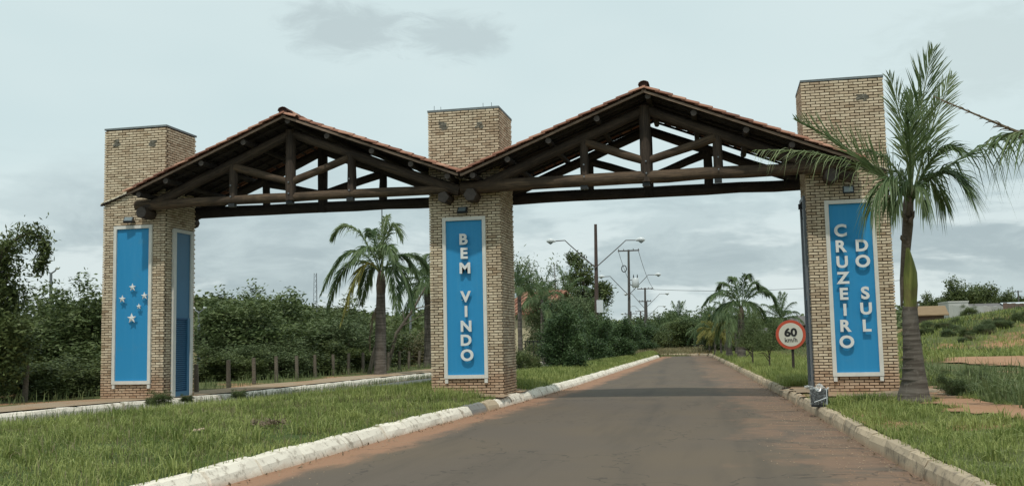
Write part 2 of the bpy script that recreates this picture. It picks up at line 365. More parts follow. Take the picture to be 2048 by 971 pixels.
def zmed(u, v):
    a, b = uML(v), uLB(v)-.25; t = min(1, max(0, (u-a)/max(.1, b-a)))
    return -.125+(.13*math.sin(PI*t)+.025*hn(u, v))*min(1, max(0, 8*t*(1-t)))-.2*(1 if t <= 0 else 0)
strip('median_ground', lambda v: uML(v), lambda v: uLB(v)-.25, [-22+.8*i for i in range(93)], 12, zmed, MT['turf'])
def zleft(u, v):
    d = uFK(v)-.2-u
    return -.10+.02*hn(u, v)*sst(d, .3, 2)+min(0, -.05*sst(d, 5, 20))
lc = [0, .4, 1.0, 1.7, 2.5, 4, 7, 12, 20, 40, 90, 200, 420]
grid('left_ground', [[(uFK(min(v, 60))-.2-c, v) for c in reversed(lc)] for v in [-30+1.5*i for i in range(60)]+[80, 120, 200, 400]], zleft, MT['field'])
SW = 1.75
strip('pavement', lambda v: uFK(v)-.2-SW-.25*hn(v, 3, .5), lambda v: uFK(v)-.2, [-22+.7*i for i in range(98)], 6, lambda u, v: zleft(u, v)+.006, MT['dirt'])
def zright(u, v):
    d = u-uRB(min(v, 50))-.2
    z = -.12+.03*hn(u, v)*sst(d, .2, 1.5)
    z += 1.75*sst(v+.25*u, 47, 66)*sst(u-.16*v, 17.5, 23)+.45*sst(v+.25*u, 60, 95)*sst(u, 20, 40)+.9*sst(v+.25*u, 50, 75)*sst(u-.27*v, 14, 24)
    z += .12*hn(u, v, .55)*sst(v, 20, 50)*sst(u, 22, 30)
    return z
rc = [0, .3, .7, 1.2, 2, 3, 4.2, 5.5, 7, 8.5, 10, 11.5, 13, 14.5, 16, 18, 20, 22, 25, 28, 32, 37, 45, 60, 90, 150, 420]
grid('right_ground', [[(uRB(min(v, 50))+.2+c, v) for c in rc] for v in [-30+1.3*i for i in range(92)]+[95, 105, 120, 150, 200, 400]], zright, MT['field'])
grid('ground', [[(x, y) for x in (-3000, -600, -60, 0, 60, 600, 3000)] for y in (-600, -100, 0, 100, 600, 3200)], lambda u, v: -.55, MT['far'])
def zend(u, v): return -.13-.21*(1-sst(v, 50.6, 51.3))+.16*sst(v, 50, 58)+.03*hn(u, v)
grid('junction_ground', [[(4+i, v) for i in range(14)] for v in [50.6, 51.2, 52, 53.5, 55, 57, 60]+[70, 100, 200, 400]], zend, MT['field'])
# bare soil sheets lying on the ground
def pix_poly(pp, z=-.10): return [tuple(float(q) for q in atz(x, y, z)[:2]) for x, y in pp]
DIRT1 = pix_poly([(1850, 781), (1942, 797), (2048, 812), (2110, 820), (2120, 850), (2048, 839), (1958, 831), (1858, 806)])
DIRT2 = pix_poly([(1880, 712), (1960, 709), (2048, 709), (2160, 712), (2200, 736), (2048, 729), (1960, 724), (1900, 720)], .0)
def inpoly(u, v, poly):
    c = np.zeros(len(u), bool); n = len(poly)
    for i in range(n):
        (x0, y0), (x1, y1) = poly[i], poly[(i+1) % n]
        k = ((y0 > v) != (y1 > v)) & (u < (x1-x0)*(v-y0)/(y1-y0+1e-12)+x0); c ^= k
    return c
def soil_patch(name, pts, zf, mat, lift=.02, cell=.3):
    us = [p[0] for p in pts]; vv = [p[1] for p in pts]; nu = int((max(us)-min(us))/cell)+2; nv = int((max(vv)-min(vv))/cell)+2
    U, W_ = np.meshgrid(min(us)-cell/2+cell*np.arange(nu+1), min(vv)-cell/2+cell*np.arange(nv+1), indexing='ij')
    U = U+.09*np.sin(W_*7)*np.cos(U*5); W_ = W_+.09*np.sin(U*6+1)
    cu, cv = (U[:-1, :-1]+U[1:, 1:])/2, (W_[:-1, :-1]+W_[1:, 1:])/2; k = inpoly((cu+.2*np.sin(cv*3)).ravel(), (cv+.15*np.sin(cu*2.3)).ravel(), pts).reshape(cu.shape)
    idx = lambda i, j: i*(nv+1)+j
    F = np.array([(idx(i, j), idx(i+1, j), idx(i+1, j+1), idx(i, j+1)) for i in range(nu) for j in range(nv) if k[i, j]]); used = np.unique(F); mp_ = np.zeros((nu+1)*(nv+1), int); mp_[used] = np.arange(len(used))
    V = np.array([(a, b, zf(a, b)+lift) for a, b in zip(U.ravel()[used], W_.ravel()[used])]); o = link(name, npmesh(name, V, mp_[F], mat, True)); o['kind'] = 'structure'; return o
soil_patch('bare_soil', [(17.62, -1.6), (19.0, -1.9), (20.4, -2.2), (20.9, -.6), (20.4, 2.6), (17.3, 2.6)], zright, MT['dirt'], .03)
soil_patch('bare_soil', DIRT1, zright, MT['red_dirt'], .035)
soil_patch('bare_soil', DIRT2, zright, MT['red_dirt'], .06, .6)
soil_patch('bare_soil', [(9.2, -.9), (10.72, -1.1), (10.85, 2.6), (8.9, 2.6), (8.7, 0)], zmed, MT['dirt'], .03)
# ------------------------------------------------------------------ kerbs: one stone after another
def stone_mesh(L, prof, mat, nm='kerb_stone'):
    mb = MB(); vs = []; secs = (0, .5, 1); n = len(prof)
    for t in secs:
        for (a, z) in prof:
            e = .012 if t in (0, 1) else .008
            vs.append((-L/2+L*t*.985+random.uniform(-.012, .012), a+random.uniform(-e, e), z+random.uniform(-e, e)*.9))
    fs = []
    for i in range(2):
        for k in range(n): fs.append((i*n+k, (i+1)*n+k, (i+1)*n+(k+1) % n, i*n+(k+1) % n))
    fs += [tuple(range(n-1, -1, -1)), tuple(range(2*n, 3*n))][::1]
    mb.add(vs, fs); return mb.mesh(nm, mat)
# profile: a = metres from the foot towards the verge (+), z over the road
PROF_BIG = [(0, -.03), (.05, .10), (.13, .185), (.24, .205), (.30, .16), (.30, -.03)]
PROF_SM = [(0, -.03), (.02, .12), (.06, .19), (.16, .20), (.20, .12), (.20, -.03)]
def kerb(name, label, path, side, prof, mats, L=.9, jit=.02, odd=None):
    root = thing(name, label, None); root['kind'] = 'structure'
    pool = {}
    for mk in sorted(set(list(mats)+list((odd or {}).values()))): pool[mk] = [(l, stone_mesh(l, prof, MT[mk])) for l in (L*.55, L*.8, L, L, L*1.15)]
    pts = [Vector((*p, 0)) for p in path]; seg = 0; s = 0.0; k = 0
    lens = [(b-a).length for a, b in zip(pts, pts[1:])]; tot = sum(lens)
    def at(s):
        i = 0
        while i < len(lens)-1 and s > lens[i]: s -= lens[i]; i += 1
        return pts[i]+(pts[i+1]-pts[i])*(s/lens[i]), (pts[i+1]-pts[i]).normalized()
    while s < tot-.3:
        mk = random.choice(mats)
        if odd and k in odd: mk = odd[k]
        l, me = random.choice(pool[mk]); p, d = at(s+l/2); a = math.atan2(d.y, d.x)
        o = link('kerb_stone', me, root, (p.x, p.y, -.32+random.uniform(-jit, jit)*.6), (random.uniform(-.03, .03), random.uniform(-.02, .02), a+random.uniform(-.02, .02)))
        if side < 0: o.scale = (1, -1, 1)
        s += l+random.uniform(.0, .03)+(random.choice((.03, .09, .14)) if side > 0 and prof is PROF_BIG and -6 < p.y < -.5 else 0); k += 1
    return root
kerb('kerb', 'whitewashed kerb between the grass median and the road', [(uLB(v), v) for v in range(-20, 50, 2)], 1, PROF_BIG, ['kerb_white'], 1.0, .016, {19: 'kerb_grey', 20: 'kerb_tan'})
kerb('kerb', 'dirty tan kerb along the right verge curving left at the far end', [(uRB(v), v) for v in range(-20, 48, 2)]+[(14.85, 49), (14.3, 50.2), (13.2, 50.9), (11.8, 51.1)], -1, PROF_SM, ['kerb_tan'], 1.0, .025)
kerb('kerb', 'white painted kerb beside the dirt pavement and fence posts', [(uFK(v), v) for v in range(-20, 48, 2)], 1, PROF_SM, ['kerb_white'], 1.1, .01)
kerb('kerb', 'white kerb along the left road side of the median, beyond the gateway', [(uML(v)-.02, v) for v in range(3, 50, 2)], -1, PROF_SM, ['kerb_white'], 1.1, .01)
# ------------------------------------------------------------------ pillars
PW, PD = 1.8, 1.54
UL, UC, UR = 0.0, 8.958, 17.895
BL, BT, BP, CP = .193, .0455, .211, .0652         # brick length, height, pitches
BV = []
for k in range(7):
    mb = MB(); mb.box((0, 0, 0), (BL, .05, BT), jit=.0035); BV.append(mb.mesh('brick', MT['brick']))
def pillar(u0, z0, z1, holes, label, sign_rect, side_hole=None, side=1, n_show=300):
    root = thing('brick_pillar', label, 'pillar', (u0, 0, z0), 0, 'brick pillars of the gateway')
    H = z1-z0; e = .028
    mb = MB(); mb.box((PW/2, PD/2, H/2-.25), (PW-2*e, PD-2*e, H+.46)); mb.build('mortar_core', MT['mortar'], root)
    mb = MB(); mb.box((PW/2, PD/2, H-.0), (PW+.02, PD+.02, .05), jit=.004); mb.build('coping', MT['coping'], root)
    nc = int((H+.3)/CP); fr = []; rest = MB()
    def inhole(x, z, hs): return any(a-.03 < x < b+.03 and c-.01 < z < d+.01 for a, b, c, d in hs)
    for c in range(nc):
        z = -.25+(c+.5)*CP
        if z > H-.03: break
        for face in range(4):
            W = PW if face in (0, 2) else PD-.1; x = -(c % 2)*BP/2+(0 if face in (0, 2) else .07)
            while x < W-.02:
                a, b = max(.001, x), min(W-.001, x+BL)
                if b-a > .03:
                    m_ = (a+b)/2; L = b-a-.001; dx = random.uniform(-.003, .003)
                    if face == 0: q = (m_, .024+random.uniform(-.004, .004), z); rz = 0
                    elif face == 2: q = (m_, PD-.024, z); rz = 0
                    elif face == 1: q = (PW-.024+random.uniform(-.004, .004), .05+m_, z); rz = PI/2
                    else: q = (.024+random.uniform(-.004, .004), .05+m_, z); rz = PI/2
                    hidden = face == 0 and inhole(m_, z, [sign_rect])
                    hid2 = side_hole and face == (1 if side > 0 else 3) and inhole(.05+m_, z, [side_hole])
                    if hidden and inhole(m_, z, [tuple(np.array(sign_rect)+np.array([.15, -.15, .15, -.15]))]): pass
                    elif hid2: pass
                    else:
                        if face == 0 and L > BL-.01 and z > -.02 and not hidden: fr.append(q)
                        else: rest.box(q, (L, .05, BT), rz=rz, jit=.003)
                x += BP
    fr.sort(key=lambda q: q[2]); step = len(fr)/n_show if False else 1
    for i, q in enumerate(fr):
        if i < n_show: link('brick', BV[i*5 % 7], root, q, (random.uniform(-.008, .008), random.uniform(-.012, .012), random.uniform(-.008, .008)))
        else: rest.box(q, (BL, .05, BT), jit=.003)
    o = rest.build('brick', MT['brick'], root); o['kind'] = 'stuff'
    for (hx, hz) in holes:
        mb = MB()
        for _ in range(9): mb.box((hx+random.uniform(-.08, .08), .0, hz+random.uniform(-.07, .07)), (random.uniform(.06, .14), .02, random.uniform(.03, .08)), jit=.012)
        mb.build('cement_patch', MT['patch'], root)
    return root
zL, zC, zR = -.10, 0.0, -.04
pl = pillar(UL, zL, 7.0, [(.35, 6.72), (1.43, 6.66)], 'leftmost brick pillar, blue star sign on its front and louvred door on its side', (.34, 1.46, .37, 4.48), (.36, 1.40, -.3, 4.40), 1)
pc = pillar(UC, zC, 6.88, [(.42, 6.5), (1.30, 6.45)], 'middle brick pillar between the two roofs, welcome sign on its front', (.33, 1.42, .30, 4.20))
pr = pillar(UR, zR, 6.98, [(1.34, 6.55)], 'rightmost brick pillar beside the big palm, town name sign on its front', (.38, 1.47, .28, 4.24), (.28, 1.36, -.3, 4.35), -1)
mb = MB()
for x in (.12, .30, 1.38, 1.60): mb = MB(); mb.tube([(x, .15, 6.88), (x+random.uniform(-.01, .01), .15, 7.02+random.uniform(-.02, .04))], .006, 5); mb.build('rebar_stub', MT['black'], pc)
# sloping mortar line where the roof once met the pillar
def fillet(parent, ua, za, ub, zb):
    mb = MB(); L = math.hypot(ub-ua, zb-za); a = math.atan2(zb-za, ub-ua); R = Matrix.Rotation(-a, 3, 'Y')
    mb.box(((ua+ub)/2, -.03, (za+zb)/2-.02), (L, .075, .03), jit=.006, mat=R); mb.build('flashing_board', MT['darkwood'], parent)
    mb = MB(); k = int(L/.11)
    for i in range(k):
        t = (i+.5)/k; mb.box((ua+(ub-ua)*t, -.02, za+(zb-za)*t+.018), (.12, .06, random.uniform(.025, .055)), jit=.012, mat=R)
    mb.build('mortar_fillet', MT['cream_mortar'], parent)
fillet(pl, -.06, 4.98-zL, 1.05, 5.36-zL)
fillet(pr, .85, 5.17-zR, 1.84, 4.80-zR)
mb = MB()
for i in range(5): mb.box((.86+i*.055, -.05, 5.27+random.uniform(-.02, .02)), (.07, .1, .06), jit=.015)
mb.build('mortar_fillet', MT['cream_mortar'], pc)
# ------------------------------------------------------------------ lettering
_glyph = {}
def glyph(ch, h, off=.028, depth=.03):
    key = (ch, h, off, depth)
    if key in _glyph: return _glyph[key]
    cu = bpy.data.curves.new('glyph', 'FONT'); cu.body = ch; cu.size = 1; cu.offset = off; cu.align_x = 'CENTER'; cu.resolution_u = 4
    ob = bpy.data.objects.new('glyph', cu); COL.objects.link(ob); bpy.context.view_layer.update()
    me = bpy.data.meshes.new_from_object(ob.evaluated_get(bpy.context.evaluated_depsgraph_get())); bpy.data.objects.remove(ob)
    n = len(me.vertices); co = np.zeros(n*3); me.vertices.foreach_get('co', co); co = co.reshape(-1, 3)
    mn, mx = co.min(0), co.max(0)
    ymin, ymax = (mn[1], mx[1]) if len(ch) == 1 else (0, .73)
    s = h/(ymax-ymin)
    cx = (mn[0]+mx[0])/2; F = [tuple(p.vertices) for p in me.polygons]
    # boundary edges -> walls
    from collections import Counter
    ec = Counter(); dirs = {}
    for f in F:
        for a, b in zip(f, f[1:]+f[:1]): ec[frozenset((a, b))] += 1; dirs[frozenset((a, b))] = (a, b)
    vs = [((x-cx)*s, 0, (y-(ymin+ymax)/2)*s) for x, y, _ in co]+[((x-cx)*s, depth, (y-(ymin+ymax)/2)*s) for x, y, _ in co]
    fs = list(F)+[tuple(i+n for i in reversed(f)) for f in F]+[(dirs[e][1], dirs[e][0], dirs[e][0]+n, dirs[e][1]+n) for e, k in ec.items() if k == 1]
    wdt = (mx[0]-mn[0])*s
    _glyph[key] = (vs, fs, wdt); bpy.data.meshes.remove(me); return _glyph[key]
def letter(parent, ch, x, z, y=-.10, h=.27, sx=1.06, mat='letter', off=.036, depth=.03, nm='letter', legs=True):
    vs, fs, wd = glyph(ch, h, off, depth); mb = MB(); mb.add([(a*sx, b, c) for a, b, c in vs], fs)
    if legs:
        for dz_ in (-h*.3, h*.3): mb.box((-wd*sx*.36 if ch not in 'IOCS' else 0, depth+.02, dz_ if ch not in 'OCS' else (dz_/abs(dz_))*h*.46), (.012, .05, .012))
    return mb.build(nm, MT[mat], parent, loc=(x, y, z))
def sign_frame(root, x0, x1, z0, z1, bw=.085, mat='white', y0=-.055, y1=.03, legs=True):
    def piece(c, d): m_ = MB(); m_.box(c, d, jit=.001); m_.build('frame', MT[mat], root)
    ym = (y0+y1)/2; t = y1-y0
    piece((x0+bw/2, ym, (z0+z1)/2), (bw, t, z1-z0)); piece((x1-bw/2, ym, (z0+z1)/2), (bw, t, z1-z0))
    piece(((x0+x1)/2, ym-.002, z0+bw/2), (x1-x0-2*bw, t, bw)); piece(((x0+x1)/2, ym-.002, z1-bw/2), (x1-x0-2*bw, t, bw))
    if legs:
        for x in (x0+bw*.6, x1-bw*.6): m_ = MB(); m_.box((x, ym, z0-.06), (.075, t*.8, .10)); m_.build('bracket', MT[mat], root)
def star(parent, x, z, R, a0=0.0):
    mb = MB(); n = 5; v = []; ap = (0, -.045, 0)
    pts = [(math.sin(a0+k*PI/5)*(R if k % 2 == 0 else R*.42), math.cos(a0+k*PI/5)*(R if k % 2 == 0 else R*.42)) for k in range(10)]
    vs = [(a, 0, b) for a, b in pts]+[(0, -.022, 0)]+[(a, .02, b) for a, b in pts]
    fs = [((k+1) % 10, k, 10) for k in range(10)]+[(k, (k+1) % 10, (k+1) % 10+11, k+11) for k in range(10)]+[tuple(range(11, 21))]
    mb.add(vs, fs); mb.box((0, .05, 0), (.02, .07, .02)); mb.build('star', MT['letter'], parent, loc=(x, -.10, z))
s1 = thing('star_sign', 'blue panel with five white stars in a white frame on the left pillar', 'sign', (0, -.0, 0), 0, 'blue signs on the pillar fronts')
sign_frame(s1, .345, 1.455, .27, 4.39); MB().box((.90, .0, 2.33), (.95, .02, 3.96)).build('panel', MT['blue'], s1)
for x, z, R in ((.945, 2.765, .105), (.655, 2.47, .102), (1.29, 2.535, .10), (1.135, 2.265, .075), (.935, 1.965, .135)): star(s1, x, z, R, random.uniform(-.08, .08))
s2 = thing('welcome_sign', 'blue panel reading BEM VINDO down the middle pillar in a white frame', 'sign', (0, 0, 0), 0, 'blue signs on the pillar fronts')
sign_frame(s2, 9.30, 10.382, .305, 4.205); MB().box((9.84, 0, 2.255), (.93, .02, 3.76)).build('panel', MT['blue'], s2)
for ch, x, z in (('B', 9.845, 3.655), ('E', 9.855, 3.315), ('M', 9.868, 2.955), ('V', 9.873, 2.265), ('I', 9.878, 1.91), ('N', 9.873, 1.555), ('D', 9.868, 1.22), ('O', 9.885, .862)):
    letter(s2, ch, x, z, h=.285 if ch == 'O' else .268)
s3 = thing('town_name_sign', 'blue panel reading CRUZEIRO DO SUL in two columns on the right pillar', 'sign', (0, 0, 0), 0, 'blue signs on the pillar fronts')
sign_frame(s3, 18.28, 19.362, .24, 4.185); MB().box((18.82, 0, 2.215), (.93, .02, 3.80)).build('panel', MT['blue'], s3)
for i, ch in enumerate('CRUZEIRO'): letter(s3, ch, 18.59+.002*i, 3.492-.3553*i, h=.285 if ch in 'CO' else .268)
for ch, z in (('D', 3.139), ('O', 2.787), ('S', 2.078), ('U', 1.73), ('L', 1.355)): letter(s3, ch, 19.035+(.015 if z < 2.5 else 0), z, h=.285 if ch in 'OS' else .268)
# side door panels
def side_door(u, sgn, zb, label, mblue):
    root = thing('side_door', label, 'door', (u, 0, zb), 0)
    def bx(nm, y0, y1, z0, z1, t0, t1, mat):
        m_ = MB(); m_.box((sgn*(t0+t1)/2, (y0+y1)/2, (z0+z1)/2), (abs(t1-t0), y1-y0, z1-z0), jit=.0008); return m_.build(nm, MT[mat], root)
    bx('frame', .37, .51, -.02, 4.42, -.02, .05, mblue[1]); bx('frame', 1.24, 1.37, -.02, 4.42, -.02, .05, mblue[1]); bx('frame', .51, 1.24, 4.33, 4.42, -.02, .048, mblue[1])
    bx('panel', .51, 1.24, 2.07, 4.33, -.026, .012, mblue[0])
    d = bx('door_leaf', .515, 1.235, .14, 2.07, -.027, -.018, 'blue_door'); bx('door_jamb', 1.13, 1.24, .0, 2.07, -.026, .03, mblue[0])
    bx('threshold', .51, 1.13, -.02, .14, -.026, .03, mblue[0]); bx('transom', .51, 1.13, 2.02, 2.068, -.026, .022, 'blue_door')
    for k in range(34):
        z = .20+k*.054; m_ = MB(); R = Matrix.Rotation(sgn*.6, 3, 'Y'); m_.box((sgn*.0, .82, z), (.036, .60, .008), mat=R); m_.build('louvre_slat', MT['blue_dull'], root)
    return root
side_door(UL+PW, 1, zL, 'blue louvred door under a tall blue panel on the side of the left pillar', ('blue_dull', 'white'))
side_door(UR, -1, zR, 'grey framed side door seen edge-on at the left flank of the right pillar', ('grey_metal', 'grey_metal'))
# floodlights
def flood(x, z, yaw, label, tilt=-.7):
    r = thing('floodlight', label, 'floodlight', (x, 0, z), 0, 'small floodlights above the blue signs')
    R = Matrix.Rotation(yaw, 3, 'Z') @ Matrix.Rotation(tilt, 3, 'X')
    MB().box((0, -.14, 0), (.24, .06, .17), mat=R).build('housing', MT['black'], r)
    q = R @ Vector((0, -.034, 0)); MB().box((q[0], q[1]-.14, q[2]), (.19, .008, .125), mat=R).build('glass', MT['glass'], r)
    mb = MB(); mb.box((-.1, -.05, -.03), (.015, .12, .02)).box((.1, -.05, -.03), (.015, .12, .02)); mb.box((0, .005, -.03), (.22, .015, .03)); mb.build('bracket', MT['black'], r)
flood(.83, 4.53, .25, 'black floodlight above the star sign on the left pillar')
flood(9.84, 4.36, -.1, 'black floodlight above the welcome sign on the middle pillar')
flood(18.80, 4.40, 0, 'black floodlight above the town name sign on the right pillar', -.15)
r = thing('junction_box', 'small dark box on the left flank of the right pillar', 'electrical box', (17.84, 1.0, 4.2))
MB().box((0, 0, 0), (.10, .12, .12)).build('box', MT['black'], r); MB().tube([(0, 0, -.06), (.03, 0, -.3)], .012, 5).build('conduit', MT['black'], r)
# ------------------------------------------------------------------ timber trusses and tiled roofs
def log(parent, nm, a, b, r0, r1=None, mat='log', n=9, ends=True, wob=.04, sag=0.0):
    a, b = Vector(a), Vector(b); L = (b-a).length; r1 = r1 or r0; k = max(3, int(L/.8))
    d = (b-a).normalized(); X = d; ref = Vector((0, 1, 0)) if abs(d.y) < .9 else Vector((0, 0, 1)); Y = ref.cross(X).normalized(); Z = X.cross(Y)
    Mx = Matrix((X, Y, Z)).transposed().to_4x4(); Mx.translation = a
    mb = MB(); pts = [(L*i/k, random.uniform(-.012, .012)*(0 < i < k), random.uniform(-.012, .012)*(0 < i < k)) for i in range(k+1)]
    mb.tube(pts, [r0+(r1-r0)*i/k+random.uniform(-.006, .006) for i in range(k+1)], n, True, wob)
    o = mb.build(nm, MT[mat], parent); o.matrix_local = Mx
    return o
def truss(name, label, v, ua, z_apex, u0, z0, u1, z1, posts, tie, zt, rt, mat='log'):
    root = thing(name, label, 'roof truss', (ua, v, zt), 0, 'log roof trusses of the gateway'); off = Vector((ua, v, zt))
    def P(u, z, dv=0): return Vector((u, v+dv, z))-off
    log(root, 'tie_beam', P(*tie[0]), P(*tie[1]), rt, rt*.9, mat='log_warm' if mat == 'log' else mat)
    zr = lambda u: (z0+(z_apex-z0)*(u-u0)/(ua-u0) if u < ua else z1+(z_apex-z1)*(u1-u)/(u1-ua))
    d = .43 if v < 0 else .475
    log(root, 'rafter', P(u0+.15, zr(u0+.15)-d-.02), P(ua, z_apex-d), .13, .115, mat); log(root, 'rafter', P(u1-.15, zr(u1-.15)-d-.02), P(ua, z_apex-d+.01), .13, .115, mat)
    pc_, pa, pb = posts
    log(root, 'king_post', P(pc_, zt-rt*.9, -.03), P(pc_, z_apex-d+.08, -.03), .135, .13, mat)
    log(root, 'post', P(pa, zt, -.01), P(pa, zr(pa)-d-.02, -.01), .10, .105, mat); log(root, 'post', P(pb, zt, -.01), P(pb, zr(pb)-d-.02, -.01), .115, .105, mat)
    log(root, 'brace', P(pa+.05, zr(pa)-d-.13, -.02), P(pc_-.06, zt+.37, -.02), .10, .095, 'log_warm' if mat == 'log' else mat)
    log(root, 'brace', P(pb-.05, zr(pb)-d-.10, -.02), P(pc_+.06, zt+.37, -.02), .105, .10, 'log_warm' if mat == 'log' else mat)
    for u in (posts if v < 0 else ()):
        q = P(u-.02, zt-rt-.035, -.02); mb = MB(); mb.box(q, (.17, .14, .09)); mb.build('strap_plate', MT['black'], root)
        for zz in (zt+.33, zt+.05):
            q = P(u, zz, -.16); mb = MB(); mb.tube([q, q+Vector((0, -.02, 0))], .02, 6); mb.build('bolt', MT['grey_metal'], root)
    return root
LB = dict(ua=5.53, za=6.90, u0=1.25, z0=5.165, u1=9.98, z1=5.20)
RB = dict(ua=14.37, za=6.895, u0=9.98, z0=5.185, u1=19.05, z1=4.99)
truss('log_truss', 'front log truss of the left roof between the left and middle pillars', -.30, 5.46, 6.92, LB['u0'], 5.17, LB['u1'], 5.2, (5.46, 3.89, 7.06), ((1.15, 4.87), (9.82, 4.87)), 4.90, .125)
truss('log_truss', 'front log truss of the right roof between the middle and right pillars', -.30, 14.33, 6.92, RB['u0'], 5.2, RB['u1'], 5.02, (14.33, 12.88, 15.97), ((9.86, 4.88), (18.95, 4.92)), 4.92, .155)
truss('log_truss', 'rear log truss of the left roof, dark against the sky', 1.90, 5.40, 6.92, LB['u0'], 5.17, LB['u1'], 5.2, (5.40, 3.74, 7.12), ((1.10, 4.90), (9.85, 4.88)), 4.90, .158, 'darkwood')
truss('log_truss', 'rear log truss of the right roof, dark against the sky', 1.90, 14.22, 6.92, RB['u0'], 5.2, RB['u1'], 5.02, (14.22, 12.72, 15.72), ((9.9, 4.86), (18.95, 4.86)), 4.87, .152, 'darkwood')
for u, z, r_, n, lb in ((1.42, 4.66, .15, 8, 'cut log end under the truss on the left pillar'), (9.46, 4.65, .15, 5, 'angular cut log end on the middle pillar, left of the two'), (10.13, 4.68, .165, 6, 'angular cut log end on the middle pillar, right of the two'), (18.42, 4.70, .155, 10, 'round cut log end under the truss on the right pillar')):
    t = thing('support_log', lb, 'log', (u, -.5, z), 0, 'support logs running through the pillars'); log(t, 'shaft', (0, 0, 0), (0, 2.7, 0), r_, r_, n=n, wob=.02)
    mb = MB(); mb.tube([(0, -.012, 0), (0, .004, 0)], r_*.97, n, True, .02, False); mb.build('cut_end', MT['log_end'], t)
VF, VB = -.95, 2.45
TILEV = []
def tile_mesh(jit=.004, L=.40, W=.215):
    mb = MB(); prof = [(-W/2, .0), (-W*.36, .035), (-W*.12, .05), (W*.12, .05), (W*.36, .035), (W/2, .0)]
    vs = [(0, y+random.uniform(-jit, jit), z) for y, z in prof]+[(L, y*.92+random.uniform(-jit, jit), z) for y, z in prof]
    vs += [(a, b, c-.018) for a, b, c in vs]; n = 6
    fs = [(k, k+1, k+n+1, k+n) for k in range(5)]+[(k+2*n+1, k+2*n, k+3*n, k+3*n+1) for k in range(5)]
    fs += [(k+1, k, k+2*n, k+2*n+1) for k in range(5)]+[(k+n, k+n+1, k+3*n+1, k+3*n) for k in range(5)]+[(0, n, 3*n, 2*n), (n-1, 3*n-1, 4*n-1, 2*n-1)]
    mb.add(vs, fs); return mb
for k in range(5): TILEV.append(tile_mesh().mesh('roof_tile', MT['tile']))
